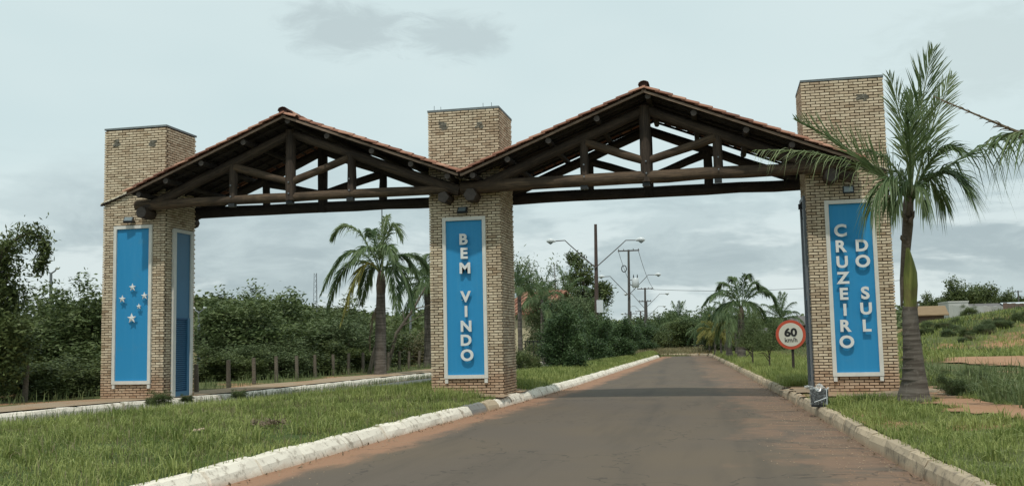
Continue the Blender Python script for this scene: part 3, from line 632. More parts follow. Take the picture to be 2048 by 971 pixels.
def roof(B, label, missing=()):
    root = thing('tiled_roof', label, 'roof', (B['ua'], 0, B['za']), 0, 'gabled tile roofs of the gateway'); O = Vector((B['ua'], 0, B['za'])); rest = MB(); nt_ = 0
    tproto = [tile_mesh() for _ in range(4)]
    for side, (ue, ze) in enumerate(((B['u0'], B['z0']), (B['u1'], B['z1']))):
        e = Vector((ue, 0, ze)); a = Vector((B['ua'], 0, B['za'])); L = (e-a).length; d = (e-a).normalized(); up = Vector((0, 1, 0)).cross(d); up = up if up.z > 0 else -up
        X = d; Z = up; Y = Z.cross(X); Rm = Matrix((X, Y, Z)).transposed()
        def W(s, v, h): return a+d*s+Vector((0, v, 0))+up*h-O
        # rafters along the slope, battens across
        for j, v in enumerate(np.linspace(VF+.03, VB-.03, 8)):
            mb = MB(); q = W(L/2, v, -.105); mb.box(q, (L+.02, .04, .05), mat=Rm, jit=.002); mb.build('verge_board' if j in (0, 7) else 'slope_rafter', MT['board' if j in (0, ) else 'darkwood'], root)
        mb = MB(); mb.box(W(L/2, (VF+.1+VB-.3)/2, -.044), (L, VB-VF-.4, .008), mat=Rm); mb.build('underside_shade_sheet', MT['darkwood'], root)  # added dark sheet; its colour stands in for the shade under the tiles
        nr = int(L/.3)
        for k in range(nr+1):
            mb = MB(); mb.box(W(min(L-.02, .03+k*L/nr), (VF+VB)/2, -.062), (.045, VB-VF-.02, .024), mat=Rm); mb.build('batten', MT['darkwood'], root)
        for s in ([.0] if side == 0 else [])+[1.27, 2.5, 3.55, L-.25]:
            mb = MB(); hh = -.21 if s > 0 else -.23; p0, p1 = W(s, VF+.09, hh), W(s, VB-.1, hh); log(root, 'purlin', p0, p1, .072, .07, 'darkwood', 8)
            mb = MB(); mb.tube([p0+Vector((0, -.008, 0)), p0+Vector((0, .004, 0))], .07, 8, True, .02, False); mb.build('purlin_end', MT['log_end'], root)
        cols = int((VB-VF)/.2)+1
        for c in range(cols):
            v = VF+.06+c*.203
            for k in range(nr):
                s0 = k*L/nr+.02; q = a+d*(s0+.15)
                if -.12 < v < PD+.1 and any(u0-.02 < q.x < u0+PW+.02 for u0 in (UL, UC, UR)): continue
                if c == 0 and (side, k) in missing: continue
                # narrow end up the slope, thick lower lip resting on the tile below
                tilt = Matrix.Rotation(.055, 3, 'Y')
                Rt = Rm @ Matrix.Rotation(.05, 3, 'Y') @ Matrix.Rotation(random.uniform(-.015, .015), 3, 'Z')
                # flip so that x runs up the slope from the lip
                F = Matrix(((-1, 0, 0), (0, -1, 0), (0, 0, 1))); Rt = Rm @ F @ Matrix.Rotation(.075, 3, 'Y')@ Matrix.Rotation(random.uniform(-.02, .02), 3, 'Z')
                p = W(s0+L/nr+.035, v, .0+random.uniform(0, .006))
                if (c < 8 or c == cols-1) and nt_ < 300:
                    o = link('roof_tile', TILEV[(c*7+k*3) % 5], root); Mx = Rt.to_4x4(); Mx.translation = p; o.matrix_local = Mx; nt_ += 1
                else:
                    tp = tproto[(c+k) % 4]; rest.add([Rt @ Vector(q2)+p for q2 in tp.v], tp.f)
    o = rest.build('roof_tile', MT['tile'], root); o['kind'] = 'stuff'
    v = VF-.03
    while v < VB:
        mb = MB(); n = 6; pts = []
        for (y, sc_) in ((0, 1), (.40, .9)):
            for k in range(n+1):
                an = PI*k/n; pts.append((math.cos(an)*.13*sc_, y, math.sin(an)*.10*sc_+.03))
        pts += [(x*.86, y, z*.86-.004) for x, y, z in pts]; m2 = 2*(n+1)
        fs = [(k, k+n+1, k+n+2, k+1) for k in range(n)]+[(k+m2, k+1+m2, k+n+2+m2, k+n+1+m2) for k in range(n)]+[(k, k+1, k+1+m2, k+m2) for k in range(n)]
        mb.add(pts, fs, True); mb.build('ridge_tile', MT['tile_dark' if v < -.9 else 'tile'], root, loc=(random.uniform(-.01, .01), v, 0.0)); v += .36
    mb = MB(); mb.box((0, VF+.03, .05), (.2, .06, .1), jit=.02); mb.build('ridge_mortar', MT['tile_dark'], root)
    return root
roof(LB, 'gabled clay tile roof over the left opening, some verge tiles missing', {(1, k) for k in range(1, 5)})
roof(RB, 'gabled clay tile roof over the right opening and the road')
# ------------------------------------------------------------------ grass
def blades(name, P, h, wd, mat, lean=.5, kind='stuff', label=None):
    n = len(P); a = RNG.uniform(0, 2*PI, n); b = a+RNG.uniform(-.6, .6, n)+PI/2; h = h*RNG.uniform(.6, 1.25, n); wd = wd*RNG.uniform(.7, 1.3, n)
    L = np.abs(RNG.normal(0, lean, n)); dx, dy = np.cos(b), np.sin(b); sx, sy = np.cos(a)*wd/2, np.sin(a)*wd/2
    V = np.zeros((n, 5, 3)); x, y, z = P.T
    V[:, 0] = np.c_[x-sx, y-sy, z]; V[:, 1] = np.c_[x+sx, y+sy, z]
    mx, my, mz = x+dx*h*L*.25, y+dy*h*L*.25, z+h*.55
    V[:, 2] = np.c_[mx-sx*.8, my-sy*.8, mz]; V[:, 3] = np.c_[mx+sx*.8, my+sy*.8, mz]
    V[:, 4] = np.c_[x+dx*h*L, y+dy*h*L, z+h*(1-.35*np.minimum(L, 1.4)**1.5)]
    F = np.array([[0, 1, 3], [0, 3, 2], [2, 3, 4]])[None]+5*np.arange(n)[:, None, None]
    o = link(name, npmesh(name, V.reshape(-1, 3), F.reshape(-1, 3), mat)); tag(o, label, None, None, kind); return o
def patchy(u, v, s=.8): return np.sin(u*s*1.7+1.3)*np.cos(v*s*1.1-.4)+.7*np.sin(u*s*3.1-v*s*2.3)+.5*np.cos(u*s*5.3+v*s*4.1)
def scatter(n, v0, v1, fa, fb, zf, bias=1.0, keep=None):
    v = v0+(v1-v0)*RNG.uniform(0, 1, n)**bias; t = RNG.uniform(0, 1, n)
    A = np.array([fa(q) for q in v]); B = np.array([fb(q) for q in v]); u = A+(B-A)*t
    if keep is not None: k = keep(u, v); u, v = u[k], v[k]
    return np.c_[u, v, np.array([zf(a, b) for a, b in zip(u, v)])-.015]
inC = lambda u, v: ~((u > UC-.03) & (u < UC+PW+.1) & (v > -.75+.0*u) & (v < PD+.9))
def kmed(u, v): return inC(u, v) & ~((patchy(u, v, 1.1) > 1.45) & (v < 0))
P = scatter(62000, -16, .5, lambda v: uML(v)+.02, lambda v: uLB(v)-.27, zmed, 1.0, kmed); pt = patchy(P[:, 0], P[:, 1])
blades('grass', P, .108+.05*np.clip(pt, -1, 1.6), .0105, MT['grass'], .8, label='short green grass on the median')
P = scatter(14000, -16, 1, lambda v: uML(v)-.02, lambda v: uML(v)+1.1, zmed, 1.0, inC)
blades('grass', P, .24, .013, MT['grass'], .45, label='taller grass along the far edge of the median')
P = scatter(5200, -16, 1, uML, lambda v: uLB(v)-.24, zmed, 1.0, kmed)
blades('dry_grass', P, .17, .010, MT['grass_dry'], .7, label='straw coloured blades among the median grass')
P = scatter(2600, -16, 46, lambda v: uLB(v)-.36, lambda v: uLB(v)-.17, lambda u, v: -.13, 1.4, inC)
blades('grass', P, .12, .010, MT['grass'], .9, label='grass spilling over the white kerb')
P = scatter(4200, -16, -.2, lambda v: min(uML(v)+1.8, 8.6), lambda v: uLB(v)-.5, zmed, .5, lambda u, v: (v > -2.6) & inC(u, v))
blades('grass', P, .26, .012, MT['grass'], .4, label='long grass in front of the middle pillar')
P = scatter(30000, .5, 50, uML, lambda v: uLB(v)-.27, zmed, 1.5, inC)
blades('grass', P, .20, .02, MT['grass'], .5, label='grass under the shrubs beyond the gateway')
def tufts(name, n, per, rad, h, wd, mat, label, v0, v1, fa, fb, zf, keep):
    C_ = scatter(n, v0, v1, fa, fb, zf, 1.0, keep); P_ = np.repeat(C_, per, 0); P_[:, :2] += RNG.normal(0, rad, (len(P_), 2))
    blades(name, P_, np.repeat(h*RNG.uniform(.6, 1.4, len(C_)), per), wd, MT[mat], 1.0, label=label)
tufts('grass', 330, 26, .055, .20, .015, 'grass', 'coarse grass tufts standing out of the median grass', -16, 0, lambda v: uML(v)+.1, lambda v: uLB(v)-.35, zmed, kmed)
def kR(u, v): return ~((u > 17.3) & (u < 20.2) & (v > -1.6) & (v < 2.4)) & ~inpoly(u+.25*np.sin(v*4), v+.2*np.sin(u*3), DIRT1) & ((u < 20.8) & (v < -2.0) | (u >= 20.8) & (v < -5.0-.30*(u-21)))
P = scatter(60000, -16, -1.3, lambda v: uRB(v)+.17, lambda v: uRB(v)+8.5, zright, 1.0, kR); pt = patchy(P[:, 0], P[:, 1], 1.3)
blades('grass', P, .115+.05*np.clip(pt, -1, 1.5), .011, MT['grass'], .8, label='green grass on the right verge')
P = scatter(3500, -16, 47, lambda v: uRB(v)+.10, lambda v: uRB(v)+.3, lambda u, v: -.12, 1.3, lambda u, v: ~((v > -1.4) & (v < 2.4)))
blades('grass', P, .11, .010, MT['grass'], .9, label='grass spilling over the tan kerb')
P = scatter(34000, 2.3, 49, lambda v: uRB(v)+.17, lambda v: uRB(v)+4.3, zright, 1.6)
blades('grass', P, .27, .02, MT['grass'], .5, label='grass on the verge beyond the right pillar')
P = scatter(26000, 3, 55, lambda v: uRB(min(v, 50))+4.0, lambda v: uRB(min(v, 50))+16, zright, 1.3, lambda u, v: (patchy(u, v, .35) < 1.2) & (u < 15.9+(v+23.5)*.125))
blades('dry_grass', P, .38, .028, MT['weed'], .6, label='rough field grass behind the speed sign')
tufts('grass', 260, 26, .06, .22, .015, 'grass', 'coarse grass tufts on the right verge', -16, -3, lambda v: uRB(v)+.3, lambda v: uRB(v)+7, zright, kR)
def kW(u, v): return ~inpoly(u+.3*np.sin(v*3), v+.25*np.sin(u*2), DIRT1) & ~inpoly(u, v, DIRT2) & (patchy(u, v, .55) < 1.5) & (u > 20.4) & (v > -6.2-.3*(u-21))
P = scatter(16000, 4, 55, lambda v: uRB(min(v, 50))+3.4, lambda v: uRB(min(v, 50))+16, zright, 1.3, lambda u, v: u < 15.9+(v+23.5)*.125)
blades('dry_grass', P, .36, .026, MT['grass_dry'], .7, label='dry straw grass of the field behind the speed sign')
P = scatter(42000, -9, 27, lambda v: 20.3, lambda v: 40, zright, 1.0, kW); pt = patchy(P[:, 0], P[:, 1], .7)
blades('weeds', P, (.22+.12*np.clip(pt, -1, 1.6))*np.clip((9-P[:, 1])/6, .25, 1), .018, MT['weed'], .5, label='rough weeds on the waste ground right of the palm')
P = scatter(1300, -6, 24, lambda v: 20.6, lambda v: 38, zright, 1.0, kW)
blades('weeds', P, .50, .012, MT['grass_dry'], .45, label='pale seeding stems above the weeds')
tufts('weeds', 420, 34, .16, .46, .022, 'weed', 'taller weed clumps on the waste ground', -8, 7, lambda v: 20.5, lambda v: 34, zright, kW)
tufts('weeds', 260, 34, .2, .42, .03, 'grass', 'green grass clumps on the waste ground', 19, 40, lambda v: 21, lambda v: 50, zright, kW)
P = scatter(46000, 27, 80, lambda v: 20, lambda v: 62, zright, .9, lambda u, v: patchy(u, v, .3) < 1.7)
blades('bank_grass', P, .28, .05, MT['grass'], .6, label='green grass covering the earth bank')
P = scatter(16000, 36, 75, lambda v: 22, lambda v: 60, zright, 1.0, lambda u, v: patchy(u, v, .22) > .35)
blades('bank_weeds', P, .45, .06, MT['leaf_mid'], .6, label='darker scrub on the slope of the bank')
P = scatter(2600, -18, 45, lambda v: uFK(v)-.2-SW-2.2, lambda v: uFK(v)-.2-SW+.1, zleft, 1.0)
blades('weeds', P, .34, .016, MT['weed'], .7, label='weeds along the fence posts')
P = scatter(1600, -14, 20, lambda v: uFK(v)+.01, lambda v: uFK(v)+.12, lambda u, v: -.32, 1.0)
blades('weeds', P, .26, .012, MT['weed'], .6, label='weeds in the gutter of the far kerb')
P = scatter(9000, 50.5, 60, lambda v: 4, lambda v: 20, zend, 1.2)
blades('dry_grass', P, .30, .03, MT['grass_dry'], .5, label='dry grass across the far end of the road')
# ------------------------------------------------------------------ leafy plants
def leaves(C, L, Wd, up=.35, droop=.0, rng=RNG):                # one folded leaf per centre
    n = len(C); d = rng.normal(0, 1, (n, 3)); d[:, 2] = d[:, 2]*.6-droop; d /= np.linalg.norm(d, axis=1)[:, None]
    nn = rng.normal(0, 1, (n, 3)); nn[:, 2] = np.abs(nn[:, 2])+up; s = np.cross(d, nn); s /= np.linalg.norm(s, axis=1)[:, None]
    L = L*rng.uniform(.6, 1.3, n)[:, None]; W2 = Wd*rng.uniform(.7, 1.2, n)[:, None]/2
    V = np.stack([C-d*L/2, C+s*W2, C+d*L/2, C-s*W2], 1); F = np.arange(4)[None]+4*np.arange(n)[:, None]
    return V.reshape(-1, 3), F
def crown_pts(clumps, n, rng, spray=.16, shell=.55, twig=9):
    w_ = np.array([c[3]*c[4]*c[5] for c in clumps])**.75; w_ /= w_.sum(); nt_ = n//twig
    idx = rng.choice(len(clumps), nt_, p=w_); d = rng.normal(0, 1, (nt_, 3)); d /= np.linalg.norm(d, axis=1)[:, None]
    r = shell+(1-shell)*rng.uniform(0, 1, nt_)**.6; c = np.array(clumps)[idx]
    bump = 1+.22*np.sin(d[:, 0]*5+idx)*np.cos(d[:, 2]*6+d[:, 1]*4+idx*2)
    p = c[:, :3]+d*c[:, 3:6]*(r*bump)[:, None]
    q = np.repeat(p, twig, 0)+rng.normal(0, spray, (nt_*twig, 3)); return q
def rand_clumps(rng, R, H, n, z0=.15, flat=.75):
    cl = [(0, 0, H*.5, R*.62, R*.62, H*.42)]
    for _ in range(n):
        a = rng.uniform(0, 2*PI); t = rng.uniform(z0, .88); rr = R*math.sqrt(max(.05, 1-((t-.45)/.62)**2))*.82; s = rng.uniform(.18, .36)*R
        cl.append((math.cos(a)*rr, math.sin(a)*rr, H*t, s, s, s*flat))
    return cl
def limbs(mb, clumps, H, r, rng, k=7, base=.0):
    top = Vector((rng.uniform(-.1, .1), rng.uniform(-.1, .1), H*.45)); mb.tube([(0, 0, base-.1), (rng.uniform(-.05, .05), rng.uniform(-.05, .05), H*.2), top], [r*1.2, r, r*.7], 7, True, .05)
    for c in sorted(clumps, key=lambda c: -c[3])[:k]:
        e = Vector(c[:3]); m_ = top.lerp(e, .5)+Vector((0, 0, -.05*H)); st = Vector((0, 0, H*rng.uniform(.18, .4))); mb.tube([st, m_, e], [r*.55, r*.38, r*.15], 5, True, .05)
VAR = {}
def variant(key, R, H, ncl, nleaf, L, Wd, mat, seed, spray=.16, tr=.09, shell=.5, z0=.12, up=.35):
    rng = np.random.default_rng(seed); cl = rand_clumps(rng, R, H, ncl, z0)
    cl += [(c[0]*1.05, c[1]*1.05, H*rng.uniform(.93, 1.12), c[3]*.45, c[3]*.45, c[3]*.5) for c in cl[1:7]]
    V, F = leaves(crown_pts(cl, nleaf, rng, spray, shell), L, Wd, up, 0.0, rng); V[:, 2] = np.maximum(V[:, 2], .02)
    mb = MB(); limbs(mb, cl, H, tr, rng)
    VAR[key] = (npmesh('foliage', V, F, MT[mat]), mb.mesh('trunk', MT['bark']), R, H)
variant('bushA', 1.9, 3.3, 30, 18000, .17, .07, 'leaf_dark', 1)
variant('bushB', 2.0, 3.6, 30, 17000, .19, .075, 'leaf_mid', 2)
variant('bushC', 1.7, 2.6, 24, 13000, .16, .07, 'leaf_dark', 3)
variant('bushD', 1.5, 2.1, 14, 9000, .15, .06, 'leaf_dry', 4, spray=.2)
variant('bushE', 1.8, 3.4, 26, 14000, .18, .06, 'leaf_light', 14, spray=.22)
variant('ficusA', 1.5, 3.2, 16, 16000, .14, .07, 'leaf_ficus', 5, spray=.14, z0=.10)
variant('ficusB', 1.5, 2.8, 15, 15000, .14, .07, 'leaf_ficus', 6, spray=.14, z0=.12)
variant('wildA', 1.6, 3.6, 14, 11000, .20, .05, 'leaf_mid', 7, spray=.24, z0=.2)
variant('roundA', 4.5, 6.0, 22, 15000, .42, .22, 'leaf_dark', 8, spray=.4, tr=.25, z0=.3)
variant('roundB', 4.5, 5.0, 20, 12000, .42, .22, 'leaf_mid', 9, spray=.45, tr=.25, z0=.25)
def lifted(key, src, cut):
    f, t, R_, H = VAR[src]; n = len(f.vertices); co = np.zeros(n*3, np.float32); f.vertices.foreach_get('co', co); V = co.reshape(-1, 4, 3); V = V[V[:, :, 2].mean(1) > H*cut]
    VAR[key] = (npmesh('foliage', V.reshape(-1, 3), np.arange(len(V)*4).reshape(-1, 4), f.materials[0]), t, R_, H)
lifted('youngA', 'wildA', .42)
def plant(name, var, loc, sc, label, cat, group=None, rz=None):
    f, t, R, H = VAR[var]; r = thing(name, label, cat, loc, random.uniform(0, 6.28) if rz is None else rz, group); r.scale = sc if hasattr(sc, '__len__') else (sc,)*3
    link('trunk', t, r); link('foliage', f, r); return r
# ------------------------------------------------------------------ palms
def frond_arrays(p0, p1, p2, nl, Lmax, wd, droop, seed, vshape=.35, ang=.75, t0=.12, side=None, tip_thin=1.0, raggedness=.15, swell=None):
    rng = np.random.default_rng(seed); p0, p1, p2 = map(np.array, (p0, p1, p2)); V = []; F = []
    def B(t): return (1-t)**2*p0+2*t*(1-t)*p1+t*t*p2
    def T(t): d = 2*(1-t)*(p1-p0)+2*t*(p2-p1); return d/np.linalg.norm(d)
    upv = np.array([0, 0, 1.0])
    for i in range(nl):
        t = t0+(1-t0)*(i+rng.uniform(-.3, .3))/nl; t = min(.995, max(t0*.9, t)); c = B(t); d = T(t)
        s = np.cross(d, upv if side is None else side); s /= max(1e-6, np.linalg.norm(s)); u = np.cross(s, d)
        L0 = Lmax*(math.sin(PI*min(1, (t*.86+.13)))**.6)
        for sg in (-1, 1):
            if rng.uniform() < raggedness*.35: continue
            a = ang*(1-.45*t)+rng.normal(0, .10); L = L0*rng.uniform(.8, 1.12); k = vshape+rng.normal(0, .22)
            dr = s*sg*math.sin(a)*math.cos(k)+d*math.cos(a)+u*math.sin(a)*math.sin(k); dr /= np.linalg.norm(dr)
            dp = droop*rng.uniform(.5, 1.5)
            q = [c, c+dr*L*.35-upv*L*.35*dp*.25, c+dr*L*.7-upv*L*.7*dp*.62, c+dr*L-upv*L*dp*1.05]
            wv_ = np.cross(dr, u*.6+s*sg*.3+rng.normal(0, .4, 3)); wv_ /= np.linalg.norm(wv_); ww = wd*rng.uniform(.8, 1.2)
            b = len(V)
            V += [q[0], q[1]-wv_*ww/2, q[1]+wv_*ww/2, q[2]-wv_*ww*.36, q[2]+wv_*ww*.36, q[3]]
            F += [(b, b+1, b+2), (b+1, b+3, b+4), (b+1, b+4, b+2), (b+3, b+5, b+4)]
    return np.array(V), np.array(F), [B(t) for t in np.linspace(0, 1, 9)]
def frond_mesh(nm, args, kw, mat, r0=.022):
    V, F, pts = frond_arrays(*args, **kw); mb = MB(); mb.tube(pts, [r0*(1-.85*i/8) for i in range(9)], 5, False)
    fs = F.tolist()+[]; n = len(V); vs = V.tolist()+mb.v; faces = [tuple(f) for f in fs]+[tuple(i+n for i in f) for f in mb.f]
    me = bpy.data.meshes.new(nm); me.from_pydata(vs, [], faces); me.materials.append(MT[mat]); me.update(); return me
GF = {}
for key, mat in (('g', 'palm'), ('b', 'palm_bright'), ('y', 'palm_yellow')):
    GF[key] = []
    for k in range(6):
        el = [1.25, .95, .65, .35, .1, -.25][k]; L = 2.5; e = el
        p1 = (math.cos(e)*L*.5, random.uniform(-.1, .1), math.sin(e)*L*.5+.25); dr = .55+.28*k
        p2 = (math.cos(e)*L*.95*(1-.06*k)+.15, random.uniform(-.25, .25), math.sin(e)*L*.95-dr*(.8 if k else .25))
        GF[key].append(frond_mesh('frond', ((0, 0, 0), p1, p2, 64, .66, .042, .8, 20+k), {}, mat))
def palm(loc, H, sc, label, group=None, r=.14, key='g', nf=17, shaft=True, dead=0, lo=0, hi=6, name='palm_tree', lean=(0, 0), bulge=1.25):
    R_ = thing(name, label, 'palm tree', loc, 0, group); top = Vector((lean[0], lean[1], H)); mid = top*.5
    mb = MB(); ns = 10; pts = []; rr = []
    for i in range(ns+1):
        t = i/ns; pts.append(top*t); rr.append(r*(1.35-.5*min(1, t*4) if t < .25 else (.85+.15*math.sin(PI*t)*bulge*.6)*(1-.25*t)))
    pts[0] = Vector((0, 0, -.15)); mb.tube(pts, rr, 9, True, .04); mb.build('trunk', MT['trunk'], R_)
    if shaft:
        hs = .55*sc+.15; mb = MB(); mb.tube([top-Vector((0, 0, .05)), top+Vector((0, 0, hs*.4)), top+Vector((0, 0, hs))], [r*.85, r*.78, r*.35], 8, True, .02); mb.build('crownshaft', MT['shaft'], R_); top = top+Vector((0, 0, hs*.85))
    for i in range(nf):
        k = min(hi-1, max(lo, int(lo+(hi-lo)*((i+.5)/nf)))); a = i*2.39996+random.uniform(-.2, .2); o = link('frond', GF[key][k], R_, top+Vector((0, 0, -.05*k*sc)), (random.uniform(-.1, .1), random.uniform(-.12, .12), a), sc*random.uniform(.88, 1.08))
    for i in range(dead):
        a = random.uniform(0, 6.28); o = link('dead_frond', frond_mesh('dead_frond', ((0, 0, 0), (.35, 0, -.2), (.45, .1, -2.0), 26, .35, .04, .9, 60+i), {}, 'palm_dead'), R_, top-Vector((0, 0, .3)), (0, 0, a), sc)
    return R_
# big palm in front of the right pillar, each frond shaped for itself
pb = atz(1829, 806, -.13); TB = Vector(pb); DP = float(np.dot(pb-CAM, AF))
def PX(x, y, dd=0.0): return Vector(atd(x, y, DP+dd))-TB
big = thing('palm_tree', 'large palm with grey swollen trunk in front of the right pillar', 'palm tree', TB)
mb = MB(); mb.tube([(0, 0, -.1), (0, 0, .04), (0, 0, .2), PX(1829, 760), PX(1827, 732), PX(1824, 684), PX(1821, 648), PX(1820, 612)], [.37, .315, .275, .222, .190, .163, .145, .130], 20, True, .012); mb.build('trunk', MT['trunk'], big)
for y_, r_ in ((757, .217), (735, .191), (714, .180), (694, .169), (668, .156), (645, .145), (614, .134)):
    c_ = PX(1826-(806-y_)*.028, y_); mb = MB(); mb.tube([c_-Vector((0, 0, .012)), c_+Vector((0, 0, .012))], r_*1.003, 20, True, .006); mb.build('leaf_scar', MT['sheath'] if y_ == 614 else MT['trunk'], big)
mb = MB(); mb.tube([PX(1820, 615), PX(1821, 570), PX(1820, 545), PX(1818, 525), PX(1815, 502), PX(1814, 495)], [.118, .128, .122, .092, .05, .04], 14, True, .02); mb.build('crownshaft', MT['shaft'], big)
mb = MB(); mb.tube([PX(1803, 612, .05), PX(1805, 560, .05), PX(1812, 500, .05), PX(1815, 450, .05), PX(1816, 410, .05), PX(1820, 370, .05)], [.02, .05, .085, .10, .095, .07], 10, True, .05); mb.build('dead_sheath', MT['sheath'], big)
for (a, b, c_) in (((1812, 440), (1806, 430), (1801, 418)), ((1818, 445), (1826, 432), (1829, 421)), ((1808, 480), (1803, 476), (1802, 470)), ((1814, 430), (1815, 420), (1812, 405))):
    mb = MB(); mb.tube([PX(*a, -.05), PX(*b, -.08), PX(*c_, -.1)], [.05, .035, .008], 6, True, .1); mb.build('leaf_stub', MT['sheath'], big)
HB = (1822, 405)
FR = [  # control points in the picture at the palm's own distance, with depth offsets, leaflets, length, width, droop, material
    ((1828, 260), (1866, 98), 0, .0, 72, .95, .023, .05, 'palm_bright', .25),
    ((1815, 270), (1778, 150), -.2, -.3, 60, .75, .022, .15, 'palm_bright', .35),
    ((1845, 290), (1905, 150), .3, .5, 60, .85, .022, .15, 'palm_bright', .3),
    ((1826, 230), (1826, 190), .4, .9, 60, .80, .028, .2, 'palm', .5),
    ((1822, 250), (1812, 230), -.5, -1.1, 60, .80, .030, .25, 'palm', .6),
    ((1770, 330), (1590, 238), -.2, -.5, 60, .80, .030, -.1, 'palm_bright', .75),
    ((1700, 290), (1510, 300), -.35, -1.0, 44, .75, .018, .9, 'palm_bright', .4),
    ((1900, 310), (2060, 256), .1, .2, 50, .95, .036, 1.25, 'palm', .5),
    ((1770, 320), (1742, 420), -.6, -.9, 60, .70, .028, .9, 'palm', .6),
    ((1880, 310), (1925, 370), -.3, -.6, 60, .75, .028, .9, 'palm', .6),
    ((1800, 300), (1775, 410), .5, .9, 60, .70, .028, .9, 'palm', .8),
    ((1850, 310), (1890, 410), .5, 1.0, 60, .70, .028, .9, 'palm', .8),
    ((1862, 280), (1915, 300), -.4, -.9, 60, .75, .028, .6, 'palm', .5),
    ((1840, 330), (1850, 425), -.5, -.8, 40, .45, .028, 1.1, 'palm', .9),
    ((1795, 300), (1720, 300), .4, .9, 40, .60, .028, .9, 'palm', .6),
    ((1805, 330), (1790, 430), -.4, -.7, 36, .42, .028, 1.1, 'palm', .9)]
for i, (c1, c2, d1, d2, nl, L_, w_, dp, mt, vs_) in enumerate(FR):
    p0 = PX(HB[0]+random.uniform(-3, 3), HB[1]+random.uniform(-20, 6)); p1 = PX(*c1, d1); p2 = PX(*c2, d2)
    link('frond', frond_mesh('frond', (tuple(p0), tuple(p1), tuple(p2), nl, L_, w_, dp, 100+i), dict(vshape=vs_, ang=.60, t0=.22, side=None if i > 5 else np.array([0.2, -1, .25])), mt, .03), big)
# second palm standing just outside the frame, two of its fronds reach in
q = gxy(2230, 16.0, -.12); T2 = Vector(q); D2 = 16.0
def PY(x, y, dd=0.0): return Vector(atd(x, y, D2+dd))-T2
p2_ = thing('palm_tree', 'palm outside the right edge, bare frond reaching into the sky', 'palm tree', T2)
mb = MB(); mb.tube([(0, 0, -.1), (0, 0, .5), (0, 0, 2.2), PY(2228, 330)], [.32, .23, .19, .12], 14, True, .03); mb.build('trunk', MT['trunk'], p2_)
for i, (c0, c1, c2, nl, L_, w_, dp, mt) in enumerate((((2215, 330), (2090, 290), (1866, 192), 44, .30, .026, .5, 'palm_dead'), ((2215, 325), (2120, 230), (1985, 275), 34, .85, .042, 1.2, 'palm_bright'),
        ((2235, 320), (2300, 160), (2420, 200), 40, .6, .03, .8, 'palm'), ((2235, 320), (2260, 130), (2300, 60), 40, .6, .03, .4, 'palm'), ((2235, 330), (2330, 300), (2440, 420), 40, .6, .03, .9, 'palm'))):
    link('frond', frond_mesh('frond', (tuple(PY(*c0)), tuple(PY(*c1)), tuple(PY(*c2)), nl, L_, w_, dp, 150+i), dict(t0=.35, raggedness=1.4 if i == 0 else .2, vshape=.3), mt, .05 if i == 0 else .03), p2_)
def shaped_palm(x, yb, d, hub, r, fr, label, mat='palm', group=None, L=.5, wd=.036, z=-.12, scar=True):
    loc = Vector(gxy(x, d, z)); root = thing('palm_tree', label, 'palm tree', loc, 0, group); Q = lambda px, py, dd=0.0: Vector(atd(px, py, d+dd))-loc
    h = Q(*hub); mb = MB(); mb.tube([(0, 0, -.15), (0, 0, .1), h*.25, h*.55, h*.8], [r*1.25, r*1.05, r*.92, r*.85, r*.7], 12, True, .03); mb.build('trunk', MT['trunk'], root)
    mb = MB(); mb.tube([h*.78, h*.86, h*.95, h], [r*.74, r*.78, r*.6, r*.35], 10, True, .04); mb.build('crownshaft', MT['sheath'], root)
    for i, (c1, c2, d1, d2, *o) in enumerate(fr):
        mt = o[0] if o else mat; p0 = h*.97+Vector((random.uniform(-.05, .05), 0, 0))
        link('frond', frond_mesh('frond', (tuple(p0), tuple(Q(*c1, d1)), tuple(Q(*c2, d2)), 84, L, wd, .65, 200+i+int(x)), dict(vshape=.25, t0=.14), mt, .028), root)
    return root
# palm behind the left opening
def crown_palm(x, ybase, d, ycrown, label, sc, r, key='g', nf=18, dead=0, group=None, lo=0, hi=6, z=-.12, lean=(0, 0)):
    loc = gxy(x, d, z); H = float(atd(x, ycrown, d)[2])-z-.55*sc-.15; return palm(loc, max(.3, H), sc, label, group, r, key, nf, True, dead, lo, hi, lean=lean)
shaped_palm(760, 745, 41, (762, 540), .255, [((705, 400), (662, 478), .2, .3, 'palm_bright'), ((700, 440), (640, 590), -.5, -.7), ((690, 470), (655, 620), .6, .9), ((725, 480), (682, 648), -.5, -.9, 'palm_yellow'), ((775, 400), (803, 478), -.2, -.4, 'palm_bright'),
    ((752, 430), (735, 470), .7, 1.4), ((765, 440), (775, 432), .2, .5, 'palm_bright'), ((800, 470), (838, 560), .3, .5), ((800, 480), (830, 630), -.6, -.9), ((790, 500), (795, 630), -.9, -1.5), ((735, 500), (722, 610), .8, 1.2), ((770, 450), (790, 520), -1.0, -1.8), ((820, 470), (862, 545), .8, 1.2), ((745, 450), (700, 530), -1.2, -1.9)],
    'tall palm with a drooping yellowed frond seen through the left opening', L=.70, wd=.052)
link('dead_frond', frond_mesh('dead_frond', ((0, 0, 2.9), (-.3, -.2, 2.6), (-.35, -.25, 1.0), 30, .35, .04, .9, 61), {}, 'palm_dead'), bpy.data.objects['palm_tree.002'])
crown_palm(856, 745, 50, 555, 'palm half hidden behind the middle pillar', 1.05, .22, nf=20, lo=1)
